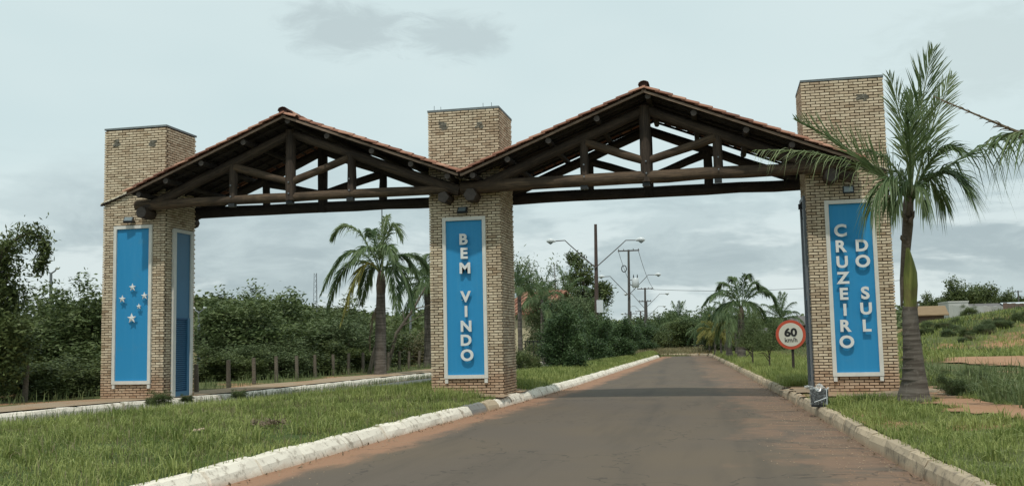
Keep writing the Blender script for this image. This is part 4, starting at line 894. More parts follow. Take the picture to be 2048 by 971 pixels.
# ------------------------------------------------------------------ left hedge line
G1 = 'bushes behind the fence posts'
bl = [  # column, distance, variant, scale, label
    (35, 31, 'bushB', (1.1, 1.1, 1.0), 'mid green bush under the arching tree at the left edge'),
    (110, 33, 'bushA', (1.15, 1.15, 1.12), 'dark bush left of the left pillar, behind the lone fence post'),
    (178, 34, 'bushB', (1.0, 1.0, 1.12), 'bush touching the left edge of the left pillar'),
    (150, 40, 'bushA', (1.4, 1.4, 1.5), 'taller dark bush rising behind the bushes left of the pillar'),
    (60, 27.5, 'bushC', (.8, .8, .55), 'low scrub around the lone fence post on the left'),
    (130, 28.5, 'bushC', (.9, .9, .62), 'low scrub between the lone fence post and the left pillar'),
    (405, 37, 'bushC', (1.0, 1.0, .75), 'low bush just right of the left pillar'),
    (452, 40, 'bushE', (1.1, 1.1, .88), 'light green bush behind the first fence posts right of the left pillar'),
    (515, 40, 'bushB', (1.2, 1.2, .93), 'lighter green bush under the crest of the first roof'),
    (575, 44, 'bushB', (1.25, 1.25, 1.05), 'broad large-leaved bush in the middle of the left opening'),
    (635, 46, 'bushA', (1.2, 1.2, 1.02), 'dark bush left of the tall palm'),
    (692, 42, 'bushE', (1.15, 1.15, .95), 'light green bush beside the tall palm trunk'),
    (540, 37, 'bushE', (.9, .9, .72), 'low light green scrub behind the middle fence posts'),
    (610, 39, 'bushC', (1.0, 1.0, .75), 'low dark scrub left of the leaning trunk'),
    (470, 36, 'bushC', (.8, .8, .6), 'low scrub behind the second and third fence posts'),
    (675, 41, 'bushC', (1.0, 1.0, .70), 'low scrub between fence posts near the palm'),
    (800, 50, 'bushD', (1.3, 1.3, 1.05), 'dry olive bush right of the tall palm'),
    (850, 52, 'bushC', (1.2, 1.2, .95), 'bush against the left edge of the middle pillar'),
    (745, 48, 'bushC', (1.1, 1.1, .85), 'bush directly behind the tall palm trunk')]
BT_ = {35: 640, 110: 603, 178: 588, 150: 580, 60: 722, 130: 715, 405: 722, 452: 652, 515: 602, 575: 590, 635: 600, 692: 628, 540: 680, 610: 690, 470: 700, 675: 690, 800: 668, 850: 655, 745: 645}
for x, d, va, sc_, lb in bl:
    d += 0 if x < 200 else 1.2+(x-400)*.010
    hz_ = (float(atd(x, BT_[x], d)[2])+.14)/VAR[va][3]*.97
    plant('bush', va, gxy(x, d, -.14), (sc_[0], sc_[1], hz_), lb, 'bush', G1)
# big tree at the left edge with an arching branch
rng = np.random.default_rng(77)
tl = Vector(gxy(-30, 25, -.12)); D3 = 25.0
def PZ(x, y, dd=0.0): return Vector(atd(x, y, D3+dd))-tl
tree = thing('tree', 'dark tree at the left edge with one branch arching over to the right', 'tree', tl)
cl = []
for x, y, dd, r_ in ((-40, 560, 0, .75), (0, 600, .3, .62), (15, 660, -.2, .6), (-30, 690, 0, .8), (20, 540, .2, .36), (5, 500, 0, .34), (35, 585, .5, .25), (40, 690, .3, .5), (-60, 620, .8, .9), (10, 740, 0, .55), (-20, 520, .4, .5)):
    p = PZ(x, y, dd); cl.append((p.x, p.y, p.z, r_, r_, r_*.8))
V, F = leaves(crown_pts(cl, 17000, rng, .13, .3), .15, .055, .3, .2, rng)
arc = [PZ(x, y, dd) for x, y, dd in ((-20, 560, 0), (10, 500, -.1), (35, 475, -.15), (60, 466, -.2), (82, 474, -.2), (92, 495, -.2), (84, 520, -.2), (74, 540, -.2))]
pa = []
for i in range(1500):
    t = rng.uniform(0, 1)**.8*(len(arc)-1); k = min(len(arc)-2, int(t)); p = arc[k].lerp(arc[k+1], t-k); s_ = .17 if t < 4 else .085; pa.append(np.array(p)+rng.normal(0, s_, 3)+np.array([0, 0, -.02]))
V2, F2 = leaves(np.array(pa), .15, .05, .2, .7, rng)
link('foliage', npmesh('foliage', np.r_[V, V2], np.r_[F, F2+len(V)], MT['leaf_dark']), tree)
mb = MB(); mb.tube([(0, 0, -.1), (.05, 0, 1), PZ(-35, 620), PZ(-25, 580), arc[1]], [.24, .19, .14, .09, .05], 9, True, .06); mb.build('trunk', MT['bark'], tree)
mb = MB(); mb.tube(arc[1:], [.04, .035, .03, .024, .018, .012, .006], 6, True, .06)
for c in cl[:8]: mb.tube([(0, 0, 1.2), Vector((0, 0, 1.5)).lerp(Vector(c[:3]), .6), c[:3]], [.09, .06, .02], 5, True, .06)
mb.build('branch', MT['bark'], tree)
# leaning dead trunk and twigs beside the tall palm
t = thing('dead_trunk', 'pale dead trunk leaning left of the tall palm', 'dead tree', gxy(737, 42)); mb = MB(); mb.tube([(0, 0, -.1), (.22, 0, .9), (.5, .1, 1.7), (.75, .1, 2.0)], [.09, .08, .06, .03], 7, True, .05); mb.build('trunk', MT['post'], t)
t = thing('dead_trunk', 'bare forked branches right of the tall palm', 'dead tree', gxy(772, 46)); mb = MB(); mb.tube([(0, 0, -.1), (.5, 0, 1.7), (1.3, .1, 2.8), (1.9, .1, 3.8)], [.09, .08, .06, .03], 7, True, .05)
for a, b in (((.7, 0, 2.0), (1.9, 0, 2.6)), ((.9, 0, 2.3), (.6, .1, 3.4)), ((1.3, .1, 2.8), (2.3, 0, 3.0))): mb.tube([a, b], [.035, .008], 5, True)
mb.build('trunk', MT['post'], t)
# fence posts
PMS = []
for k in range(4):
    mb = MB(); mb.tube([(0, 0, -.2), (.01, 0, .4), (random.uniform(-.02, .02), 0, 1.0)], [.072, .068, .062], 8, True, .05); PMS.append(mb.mesh('post', MT['post']))
plist = [(50, 802, 730), (393, 783, 728), (457, 775, 720), (508, 768, 715), (553, 763, 712), (594, 758, 711), (631, 754, 709), (667, 750, 708), (697, 748, 706), (726, 745, 704), (777, 741, 703), (798, 739, 702), (818, 737, 702), (838, 736, 701)]
ord_ = ['lone fence post left of the left pillar', 'fence post touching the right side of the left pillar', 'first fence post in the row right of the left pillar', 'second fence post in the row right of the left pillar', 'third fence post in the row right of the left pillar', 'fourth fence post in the row right of the left pillar', 'fifth fence post, in the middle of the left opening', 'sixth fence post, two before the leaning dead trunk', 'seventh fence post, next before the leaning dead trunk', 'fence post beside the leaning dead trunk', 'first fence post right of the tall palm trunk', 'second fence post right of the tall palm trunk', 'third fence post right of the tall palm trunk', 'fence post nearest the left edge of the middle pillar']
for (x, yb, yt), lb in zip(plist, ord_):
    p = atz(x, yb, -.10); d = float(np.dot(p-CAM, AF)); h = (yb-yt)/CF*d
    o = link('fence_post', random.choice(PMS), None, tuple(p), (random.uniform(-.03, .03), random.uniform(-.04, .04), random.uniform(0, 6)), (1, 1, h*1.0)); tag(o, 'weathered wooden '+lb, 'fence post', 'wooden fence posts along the dirt pavement')
# ------------------------------------------------------------------ shrubs and palms on the median beyond the gate
G2 = 'dark green shrubs in a row on the median'
for x, d, va, w_, yt, lb in ((1122, 40, 'ficusA', .70, 618, 'largest and nearest dark shrub on the median beyond the gateway'), (1163, 47, 'ficusB', .68, 632, 'second dark shrub of the median row, behind the nearest'), (1192, 53, 'ficusA', .72, 638, 'third dark shrub of the median row, before the rusty pole'), (1226, 58, 'ficusB', .8, 643, 'fourth dark shrub of the median row, right of the rusty pole'),
        (1250, 68, 'ficusA', .9, 648, 'fifth dark shrub of the median row, under the transformer'), (1274, 80, 'ficusB', 1.0, 651, 'sixth dark shrub of the median row'), (1294, 95, 'ficusA', 1.2, 654, 'last dark shrub of the median row near the road end')):
    plant('shrub', va, gxy(x, d, -.10), (w_, w_, (float(atd(x, yt, d)[2])+.1)/VAR[va][3]*.97), lb, 'shrub', G2)
plant('shrub', 'bushC', gxy(1045, 38.5, -.10), (.38, .38, .35), 'low leafy plant beside the right edge of the middle pillar', 'shrub')
for i, (x, d, va, s_, lb) in enumerate(((1070, 76, 'wildA', (1.4, 1.4, 1.75), 'wispy green tree behind the cream house front'), (1112, 60, 'bushE', (1.0, 1.0, 1.18), 'wispy tree between the house and the nearest shrub'), (1140, 64, 'bushE', (1.25, 1.25, 1.22), 'leafy tree left of the rusty pole'))):
    plant('tree', va, gxy(x, d, -.10), s_, lb, 'tree', 'trees behind the median shrubs')
palm(gxy(1040, 48), 3.7, .62, 'slim palm right of the middle pillar', None, .13, 'g', 14, False, hi=4)
palm(gxy(1085, 58), 3.6, .85, 'palm crown above the wispy trees', None, .13, 'g', 12, False)
palm(gxy(1135, 66), 4.2, .95, 'palm crown left of the rusty pole', None, .13, 'g', 12, False)
# eucalyptus
rng = np.random.default_rng(5); te = Vector(gxy(1172, 95, -.2)); D4 = 95
def PE(x, y, dd=0.0): return Vector(atd(x, y, D4+dd))-te
eu = thing('tree', 'tall open eucalyptus rising behind the rusty pole', 'tree', te); cl = []
for x, y, r_ in ((1150, 520, .8), (1165, 540, .9), (1150, 560, .7), (1175, 560, .8), (1140, 580, .7), (1185, 590, .9), (1205, 580, .9), (1210, 600, .7), (1160, 590, .7), (1150, 610, 1.0), (1175, 620, 1.0), (1195, 612, .6), (1140, 552, .35)):
    p = PE(x, y, random.uniform(-1, 1)); cl.append((p.x, p.y, p.z, r_, r_, r_*.8))
V, F = leaves(crown_pts(cl, 7000, rng, .22, .3, 12), .32, .14, .2, .3, rng); link('foliage', npmesh('foliage', V, F, MT['leaf_dark']), eu)
mb = MB(); mb.tube([(0, 0, 0), PE(1172, 620), PE(1168, 570), PE(1160, 530)], [.3, .2, .12, .05], 7, True, .05)
for c in cl: mb.tube([PE(1172, 630), PE(1170, 600).lerp(Vector(c[:3]), .6), c[:3]], [.12, .07, .03], 5, True)
mb.build('trunk', MT['bark'], eu)
# ------------------------------------------------------------------ right row of palms
G3 = 'palms in a row along the right verge'
shaped_palm(1481, 720, 52, (1482, 612), .215, [((1440, 560), (1404, 612), .2, .4), ((1530, 550), (1554, 610), -.2, -.3), ((1450, 540), (1436, 578), .8, 1.3), ((1485, 530), (1500, 556), -.5, -.8), ((1470, 540), (1462, 560), .5, .9), ((1515, 545), (1535, 590), .8, 1.4), ((1445, 590), (1425, 640), -.6, -1), ((1515, 590), (1530, 645), .6, 1.0),
    ((1460, 580), (1452, 640), -1, -1.6), ((1500, 580), (1505, 650), -1, -1.6), ((1455, 555), (1420, 600), -.8, -1.4), ((1505, 545), (1515, 575), .2, .2)], 'largest palm of the row on the right verge', group=G3, L=.62, wd=.05)
crown_palm(1457, 718, 56, 628, 'thick trunked palm just left of the largest palm', .66, .18, nf=16, lo=1, group=G3)
plant('young_tree', 'youngA', gxy(1536, 36.5), (.32, .32, .47), 'slim young tree nearest the speed sign', 'tree', 'young trees on the right verge')
plant('young_tree', 'youngA', gxy(1503, 39.5), (.34, .34, .55), 'slim young tree second from the speed sign', 'tree', 'young trees on the right verge')
for x, d, yc, sc_, ky, lb in ((1471, 60, 645, .55, 'g', 'thin palm between the two thick trunks'), (1441, 62, 662, .5, 'y', 'young palm with yellowish fronds'), (1429, 66, 660, .6, 'y', 'small yellow green palm left of the thick trunked palm'),
        (1449, 70, 640, .7, 'g', 'slim taller palm between the yellow palms and the thick trunks'), (1424, 82, 645, .8, 'g', 'slim palm farther back in the right row'), (1418, 74, 660, .65, 'g', 'small palm left of the yellow green palms'), (1408, 84, 660, .75, 'g', 'distant palm near the right kerb bend'), (1395, 92, 662, .75, 'g', 'distant palm before the road end on the right')):
    crown_palm(x, 0, d, yc, lb, sc_, .085 if sc_ < .9 else .12, key=ky, nf=20, group=G3, lo=0, hi=5)
for x, d, yc, sc_, lb in ((1356, 105, 645, 1.1, 'dark palm in the centre above the road end'), (1338, 120, 655, 1.0, 'dark palm left of the centre palm at the road end'), (1375, 110, 660, .9, 'palm right of the centre palm at the road end'), (1318, 120, 658, .9, 'palm at the left of the road end'), (1562, 85, 634, 1.05, 'palm crown above the field left of the speed sign')):
    crown_palm(x, 0, d, yc, lb, sc_, .2, nf=24)
G4 = 'trees closing the view at the end of the road'
for x, d, va, s_, lb in ((1300, 125, 'roundA', (.75, .75, .62), 'dark tree at the left end of the closing trees'), (1330, 135, 'roundB', (.8, .8, .66), 'mid green tree above the parked white cars'), (1365, 128, 'roundA', (.8, .8, .66), 'dark tree behind the centre palm'), (1400, 130, 'roundB', (.8, .8, .52), 'tree behind the distant palms on the right'), (1435, 120, 'roundB', (.8, .8, .42), 'tree behind the yellow green palms'), (1480, 118, 'roundA', (.8, .8, .42), 'dark tree behind the largest right palm'), (1530, 116, 'roundB', (.8, .8, .40), 'tree left of the field house')):
    plant('tree', va, gxy(x, d, -.3), s_, lb, 'tree', G4)
for x, d, va, s_, lb in ((1450, 75, 'bushC', (1.1, 1.1, .5), 'low bush behind the yellow green palms'), (1520, 70, 'bushC', (1.4, 1.4, .42), 'low bush between the young palms'), (1496, 80, 'bushA', (1.3, 1.3, .45), 'bush behind the largest right palm'), (1553, 78, 'bushA', (1.1, 1.1, .42), 'bush left of the speed sign in the field'), (1385, 88, 'bushB', (1.1, 1.1, .75), 'bush at the right of the road end'), (1345, 92, 'bushC', (1.1, 1.1, .8), 'bush in front of the centre palm')):
    plant('bush', va, gxy(x, d, -.12), s_, lb, 'bush')
# ------------------------------------------------------------------ poles and lamps
def street_pole(x, d, ytop, label, arms=None, cross=(), rm='pole', r=.13, trafo=False, box=False, group='poles with lamps along the median'):
    loc = Vector(gxy(x, d, -.1)); root = thing('utility_pole', label, 'utility pole', loc, 0, group); Q = lambda px, py: Vector(atd(px, py, d))-loc
    top = Q(x, ytop); mb = MB(); mb.tube([(0, 0, -.2), (top.x*.5, 0, top.z*.5), top], [r*1.15, r, r*.75], 9, True, .02); mb.build('pole', MT[rm], root)
    if arms:
        yj, heads = arms
        for hx, hy in heads:
            s = 1 if hx > x else -1; j = Q(x, yj); h = Q(hx, hy); kn = h+Vector((-s*abs(h.x-j.x)*.28, 0, .0)); k2 = j.lerp(kn, .85)
            mb = MB(); mb.tube([j, j.lerp(kn, .5), k2, kn+Vector((0, 0, .02)), h], [.035, .032, .03, .03, .028], 6, True); mb.build('lamp_arm', MT['pole_grey'], root)
            mb = MB(); e = h+Vector((s*.18, 0, 0)); mb.tube([h-Vector((s*.1, 0, 0)), h+Vector((s*.02, 0, .03)), e+Vector((0, 0, .04)), e+Vector((s*.18, 0, .02)), e+Vector((s*.26, 0, -.02))], [.05, .10, .145, .12, .03], 9, True); mb.build('lamp_head', MT['lampwhite'], root)
            mb = MB(); mb.tube([e+Vector((-s*.08, 0, -.03)), e+Vector((s*.03, 0, -.09)), e+Vector((s*.16, 0, -.04))], [.07, .10, .05], 8, True); mb.build('lamp_glass', MT['glass'], root)
    for (yc, hw) in cross:
        c_ = Q(x, yc); mb = MB(); mb.box(c_, (2*hw, .1, .11)); o = mb.build('crossarm', MT['pole_grey'], root)
        for u in (-.92, -.45, .45, .92): mb = MB(); mb.tube([c_+Vector((u*hw, 0, .05)), c_+Vector((u*hw, 0, .13)), c_+Vector((u*hw, 0, .18))], [.03, .05, .025], 6, True); mb.build('insulator', MT['pole_grey'], root)
    if trafo:
        c_ = Q(x+14, 565); mb = MB(); mb.tube([c_+Vector((0, 0, -.42)), c_+Vector((0, 0, -.36)), c_+Vector((0, 0, .36)), c_+Vector((0, 0, .42))], [.25, .32, .32, .27], 14, True); t_ = mb.build('transformer', MT['lampwhite'], root)
        for u in (-.16, .18): mb = MB(); mb.tube([c_+Vector((u, 0, .4)), c_+Vector((u, 0, .62)), c_+Vector((u, 0, .75))], [.05, .05, .015], 6, True); mb.build('bushing', MT['black'], root)
        mb = MB(); mb.box(c_+Vector((-.42, 0, .25)), (.4, .08, .06)).box(c_+Vector((-.42, 0, -.2)), (.4, .08, .06)); mb.build('bracket', MT['pole_grey'], root)
        c_ = Q(x-9, 537); mb = MB(); mb.tube([c_+Vector((math.cos(a)*.22, 0, math.sin(a)*.3)) for a in np.linspace(0, 6.28, 11)], .045, 5); mb.build('cable_coil', MT['black'], root)
    if box: c_ = Q(x+9, 612); MB().box(c_, (.36, .25, .72)).build('meter_box', MT['lampwhite'], root)
    return root
street_pole(1191, 58, 448, 'rusty tall pole with two curved lamp arms, nearest on the median', (535, ((1108, 482), (1275, 480))), (), 'pole', .115, box=True)
street_pole(1257, 89, 499, 'pole with crossarm and white transformer, second on the median', (590, ((1207, 553), (1312, 549))), ((501, .95),), 'pole_grey', .125, trafo=True)
street_pole(1290, 122, 575, 'pole with two crossarms left of the third lamp', (617, ((1255, 588), (1331, 587))), ((577, .95), (602, .75)), 'pole_grey', .15)
street_pole(1293, 150, 603, 'far slender pole with one lamp at the end of the median', (634, ((1326, 612), (1262, 612))), (), 'pole_grey', .16)
street_pole(1281, 175, 622, 'farthest small pole with a crossarm above the shrubs', None, ((622, .9),), 'pole_grey', .16)
street_pole(1262, 160, 622, 'thin far pole half hidden by the transformer pole', (640, ((1306, 626), (1247, 627))), ((627, 1.0),), 'pole_grey', .12)
def twin_lamp(x, d, ytop, half, label, h2=.25):
    loc = Vector(gxy(x, d, -.2)); root = thing('street_lamp', label, 'street lamp', loc, 0, 'double headed street lamps'); top = Vector(atd(x, ytop, d))-loc
    mb = MB(); mb.tube([(0, 0, -.2), top*.5, top], [.13, .11, .08], 8); mb.build('pole', MT['grey_metal'], root)
    for s in (-1, 1):
        mb = MB(); mb.tube([top-Vector((0, 0, .05)), top+Vector((s*half*.5, 0, h2*.4)), top+Vector((s*half*.7, 0, h2))], [.05, .045, .04], 6); mb.build('lamp_arm', MT['grey_metal'], root)
        mb = MB(); mb.tube([top+Vector((s*half*.6, 0, h2)), top+Vector((s*half*.85, 0, h2+.05)), top+Vector((s*half*1.1, 0, h2+.05))], [.06, .13, .05], 8); mb.build('lamp_head', MT['lampwhite'], root)
twin_lamp(102, 62, 545, .55, 'double street lamp against the sky left of the left pillar')
twin_lamp(398, 75, 623, .55, 'double street lamp just right of the left pillar')
twin_lamp(821, 80, 631, .55, 'double street lamp seen low beside the middle pillar')
t = thing('lattice_mast', 'faint lattice radio mast on the horizon left of the tall palm', 'mast', gxy(632, 260, 0)); zt = float(atd(632, 545, 260)[2]); mb = MB()
for sx, sy in ((-1, -1), (1, -1), (0, 1)): mb.tube([(sx*.8, sy*.7, 0), (sx*.35, sy*.3, zt)], .06, 4)
for k in range(14):
    z0_, z1_ = zt*k/14, zt*(k+1)/14; a0, a1 = .8-.45*k/14, .8-.45*(k+1)/14; mb.tube([(-a0, -a0*.9, z0_), (a1, -a1*.9, z1_)], .035, 4); mb.tube([(a0, -a0*.9, z0_), (-a1, -a1*.9, z1_)], .035, 4)
mb.build('lattice', MT['grey_metal'], t)
t = thing('antenna_pole', 'thin bare mast rising above the tall palm', 'mast', gxy(766, 60, -.1)); zt = float(atd(766, 424, 60)[2])+.9; mb = MB(); mb.tube([(0, 0, 0), (0, 0, zt)], [.08, .035], 6); mb.build('pole', MT['grey_metal'], t)
t = thing('bare_sapling', 'bare thin stems above the trees between house and rusty pole', 'dead tree', gxy(1112, 70, -.1)); mb = MB(); mb.tube([(0, 0, 0), (.1, 0, 3.5), (-.02, 0, 6.6)], [.08, .06, .015], 5); mb.tube([(.05, 0, 3), (-.25, 0, 5.6)], [.03, .01], 4); mb.build('trunk', MT['bark'], t)
# ------------------------------------------------------------------ speed sign
p = gxy(1584, 33, -.12); t = thing('speed_sign', 'round red bordered speed limit sign reading 60 km/h on a dark post', 'road sign', p, .0); O = Vector(p); c_ = Vector(atd(1581.5, 668.5, 33))-O
mb = MB(); mb.box((.0, .05, c_.z/2-.1), (.085, .06, c_.z+.3)); mb.build('post', MT['darkwood'], t)
def disc(nm, r, y0, y1, mat, n=40): mb = MB(); mb.tube([c_+Vector((0, y0, 0)), c_+Vector((0, y1, 0))], r, n, True, 0, False); return mb.build(nm, MT[mat], t)
disc('plate', .485, -.012, .0, 'grey_metal'); disc('red_ring', .48, -.020, -.0125, 'sign_red'); disc('white_face', .385, -.024, -.0205, 'sign_white')
vs, fs, wd = glyph('60', .265, .04, .004); mb = MB(); mb.add([(a*1.12, b, c) for a, b, c in vs], fs); mb.build('number', MT['sign_black'], t, loc=tuple(c_+Vector((0, -.031, .085))))
vs, fs, wd = glyph('km/h', .15, .012, .004); mb = MB(); mb.add(vs, fs); mb.build('unit', MT['sign_black'], t, loc=tuple(c_+Vector((0, -.031, -.165))))
# ------------------------------------------------------------------ wrapped bin by the kerb
p = atz(1640, 811, -.12); t = thing('wrapped_bin', 'black box wrapped in clear plastic standing on the grass by the kerb', 'rubbish', (float(p[0]), float(p[1]), -.13), -.25)
MB().box((0, 0, .155), (.27, .24, .31), taper=1.06).build('box', MT['black'], t)
m, nt, out = newmat('clear_plastic'); n = nt.noise(pos(nt), 26, 4, .6)
pr_ = nt.node('ShaderNodeBsdfPrincipled', ins={'Base Color': (.72, .76, .76, 1), 'Roughness': .2}); tr = nt.node('ShaderNodeBsdfTransparent')
mx = nt.node('ShaderNodeMixShader', ins={0: nt.math('ADD', .22, nt.math('MULTIPLY', nt.smooth(n, .45, .68), .45)), 1: tr.outputs[0], 2: pr_.outputs[0]}); nt.l.new(mx.outputs[0], out.inputs[0]); MT['plastic'] = m
rngp = random.Random(3)
def crumple(nm, f, nu, nv, mat):
    vs = [f(i/(nu-1), j/(nv-1)) for i in range(nu) for j in range(nv)]; vs = [tuple(a+rngp.uniform(-.010, .010) for a in v) for v in vs]
    mb = MB(); mb.add(vs, [(i*nv+j, (i+1)*nv+j, (i+1)*nv+j+1, i*nv+j+1) for i in range(nu-1) for j in range(nv-1)]); mb.build(nm, mat, t)
crumple('plastic_sheet', lambda a, b: (-.155+.31*a-(.09 if a < .15 else 0), -.15+.30*b, .32+.07*math.sin(PI*a*.9+.4)*math.sin(PI*b)+(.04*math.sin(9*a+5*b))), 12, 9, MT['plastic'])
MT['plastic2'] = m2 = MT['plastic'].copy()
for nd in m2.node_tree.nodes:
    if nd.type == 'MATH' and nd.operation == 'ADD': nd.inputs[0].default_value = .06
    if nd.type == 'MATH' and nd.operation == 'MULTIPLY': nd.inputs[1].default_value = .22
crumple('plastic_side', lambda a, b: (-.145+.29*a, -.147, .05+.30*b), 11, 8, MT['plastic2']); crumple('plastic_side', lambda a, b: (-.152, -.14+.28*a, .03+.31*b), 7, 8, MT['plastic'])
mb = MB(); mb.tube([(-.07, -.16, .09), (.02, -.165, .12), (.145, -.155, .17), (.155, -.1, .18)], .008, 5); mb.build('plastic_fold', MT['lampwhite'], t)
mb = MB(); mb.tube([(.15, -.15, .04), (.155, -.155, .18), (.15, -.15, .33)], .008, 5); mb.build('plastic_fold', MT['lampwhite'], t)
# ------------------------------------------------------------------ small plants by the far kerb and litter
for x, y, s_, lb in ((318, 812, .16, 'small dark weed clump against the far kerb below the left pillar'), (374, 804, .09, 'tiny weed clump by the far kerb right of the larger one'), (478, 797, .11, 'small weed clump at the far kerb in the left opening')):
    p = atz(x, y, -.12); plant('weed_clump', 'bushC', (float(p[0]), float(p[1]), -.12), (s_, s_, s_*.75), lb, 'weed')
for x, y, s_, lb in ((1905, 792, .30, 'low dark weed mound on the waste ground'), (1880, 762, .22, 'dark weed clump just right of the big palm trunk'), (1955, 775, .30, 'weed clump on the waste ground near the right edge')):
    p = atz(x, y, -.12); plant('weed_clump', 'wildA', (float(p[0]), float(p[1]), -.13), (s_*.6, s_*.6, s_*.38), lb, 'weed')
rngp = random.Random(9)
p = atz(400, 870, -.04); t = tag(MB().box((0, 0, 0), (.01, .01, .01)).build('litter', MT['lampwhite']), 'scrap of pale litter lying in the median grass', 'litter'); bpy.data.objects.remove(t)
mb = MB()
for k in range(7): mb.box((rngp.uniform(-.10, .10), rngp.uniform(-.05, .05), .11+rngp.uniform(-.01, .02)), (.045, .03, .012), jit=.012)
tag(mb.build('litter', MT['kerb_tan'], None, loc=(float(p[0]), float(p[1]), -.06)), 'scrap of pale litter lying in the median grass', 'litter')
for x, y, lb in ((548, 856, 'larger pile of dead brown leaves in the median grass'), (510, 858, 'smaller pile of dead leaves in the median grass')):
    p = atz(x, y, -.05); C_ = np.array([0, 0, .08])+RNG.normal(0, 1, (120 if x > 530 else 60, 3))*np.array([.10, .09, .02])+np.array([0, 0, .03]); V, F = leaves(C_, .09, .03, .8)
    tag(link('dead_leaves', npmesh('dead_leaves', V, F, MT['palm_dead']), None, (float(p[0]), float(p[1]), -.06)), lb, 'dead leaves')
# ------------------------------------------------------------------ houses
def house(loc, rz, W, D, H, roofh, label, wall, roofm, kind='gable', group=None, over=.4, wins=(), tiles=False):
    t = thing('house', label, 'house', loc, rz, group); MB().box((W/2, D/2, H/2-.2), (W, D, H+.4)).build('wall', MT[wall], t)
    if kind == 'gable':
        pr2 = [(-over, H-.02), (W/2, H+roofh), (W+over, H-.02), (W+over, H-.12), (W/2, H+roofh-.12), (-over, H-.12)]; mb = MB(); mb.prism(pr2, -over, D+over)
        r_ = mb.build('roof', MT[roofm], t); mb = MB(); mb.prism([(0.02, H), (W/2, H+roofh-.14), (W-.02, H)], .02, D-.02); mb.build('gable_wall', MT[wall], t)
    elif kind == 'side':   # ridge along x, slope faces the viewer
        mb = MB(); L = math.hypot(D/2+over, roofh)
        for s in (-1, 1):
            y0 = -over if s < 0 else D+over
            mb.add([(-over, y0, H), (W+over, y0, H), (W+over, D/2, H+roofh), (-over, D/2, H+roofh), (-over, y0, H-.1), (W+over, y0, H-.1), (W+over, D/2, H+roofh-.1), (-over, D/2, H+roofh-.1)], [(0, 1, 2, 3), (7, 6, 5, 4), (0, 4, 5, 1), (1, 5, 6, 2), (2, 6, 7, 3), (3, 7, 4, 0)])
        r_ = mb.build('roof', MT[roofm], t)
        if tiles:
            mb = MB(); n = int((W+2*over)/.28); k = 9
            for i in range(n):
                for j in range(k):
                    x_ = -over+.14+i*.28; tt = j/k; mb.box((x_, -over+(D/2+over)*(tt+.5/k), H+roofh*(tt+.5/k)+.035), (.16, (D/2+over)/k*1.05, .05), mat=Matrix.Rotation(math.atan2(roofh, D/2+over)-.03, 3, 'X'))
            o = mb.build('roof_tile', MT[roofm], t); o['kind'] = 'stuff'
        mb = MB()
        for x_ in (.0, W-.0): mb.add([(x_, .02, H), (x_, D-.02, H), (x_, D/2, H+roofh-.12)], [(0, 1, 2)])
        mb.build('gable_wall', MT[wall], t)
    elif kind == 'flat': MB().box((W/2, D/2, H+.05), (W+.1, D+.1, .15)).build('roof', MT[roofm], t)
    for (x, z, w2, h2) in wins:
        MB().box((x, -.01, z), (w2+.12, .06, h2+.12)).build('window_frame', MT['white'], t); MB().box((x, -.045, z), (w2, .02, h2)).build('window_pane', MT['carglass'], t)
    return t
p = gxy(1012, 62, -.15); zz = float(atd(1050, 626, 62)[2])+.15
house(p, -.20, 2.2, 8, zz, 1.5, 'cream walled house with red tiled roof behind the median trees', 'cream', 'tile', 'side', tiles=True)
p = gxy(1050, 58, -.15); t = thing('railing', 'dark iron bars in front of the cream house', 'railing', p, -.2)
for k in range(7): mb = MB(); mb.tube([(k*.26, 0, 0), (k*.26, 0, 1.25)], .03, 5); mb.build('bar', MT['black'], t)
MB().box((.78, 0, 1.2), (1.7, .04, .05)).build('rail', MT['black'], t)
def far_wall(x0, x1, d0, d1, yt, yb, label, mat, th=.25, name='boundary_wall', posts=True):
    a = Vector(atd(x0, yt, d0)); b = Vector(atd(x1, yt, d1)); h0 = a.z; t = thing(name, label, 'wall', (a.x, a.y, 0)); n = 5
    L = (b-a).length; ang = math.atan2(b.y-a.y, b.x-a.x)
    mb = MB(); mb.box((L/2, 0, h0-1.25), (L, th, 2.5)); o = mb.build('wall_panel', MT[mat], t); o.rotation_euler = (0, 0, ang)
    if posts:
        for k in range(n+1): mb = MB(); mb.box((L*k/n, 0, h0-1.22), (.3, th+.08, 2.54)); o = mb.build('pilaster', MT[mat], t); o.rotation_euler = (0, 0, ang)
    return t
far_wall(1903, 2012, 100, 108, 611, 0, 'long whitish wall on top of the bank', 'whitewall')
far_wall(1880, 1903, 118, 118, 609, 0, 'paler short wall left of the long whitish wall', 'whitewall')
far_wall(2010, 2090, 104, 112, 606, 0, 'brown wall on the bank at the right edge', 'brownwall')
zb = 1.7
def hz(y, d, x=1900): return float(atd(x, y, d)[2])
p = gxy(1822, 92, 1.6); house(p, -.1, 2.9, 5, hz(628, 92)-1.6, .85, 'low house with tan tiled roof beside the palm trunk', 'brownwall', 'tanroof', 'side', group='houses on the bank')
p = gxy(1901, 103, zb); house(p, 0, 1.9, 5, hz(604, 103)-zb, .2, 'tall block at the left end of the long whitish wall', 'whitewall', 'whitewall', 'flat', group='houses on the bank')
p = gxy(1912, 125, zb); house(p, -.1, 5.2, 8, hz(618, 125)-zb, .7, 'house with dark brown roof behind the long whitish wall', 'whitewall', 'greyroof', 'side', group='houses on the bank')
p = gxy(1962, 128, zb); house(p, -.1, 4.6, 8, hz(617, 128)-zb, .6, 'house with grey roof right of the dark roofed house', 'greywall', 'greyroof', 'side', group='houses on the bank')
p = gxy(2022, 126, zb); house(p, -.1, 6, 8, hz(612, 126, 2030)-zb, .6, 'house with pale metal roof at the right edge', 'greywall', 'lampwhite', 'side', group='houses on the bank')
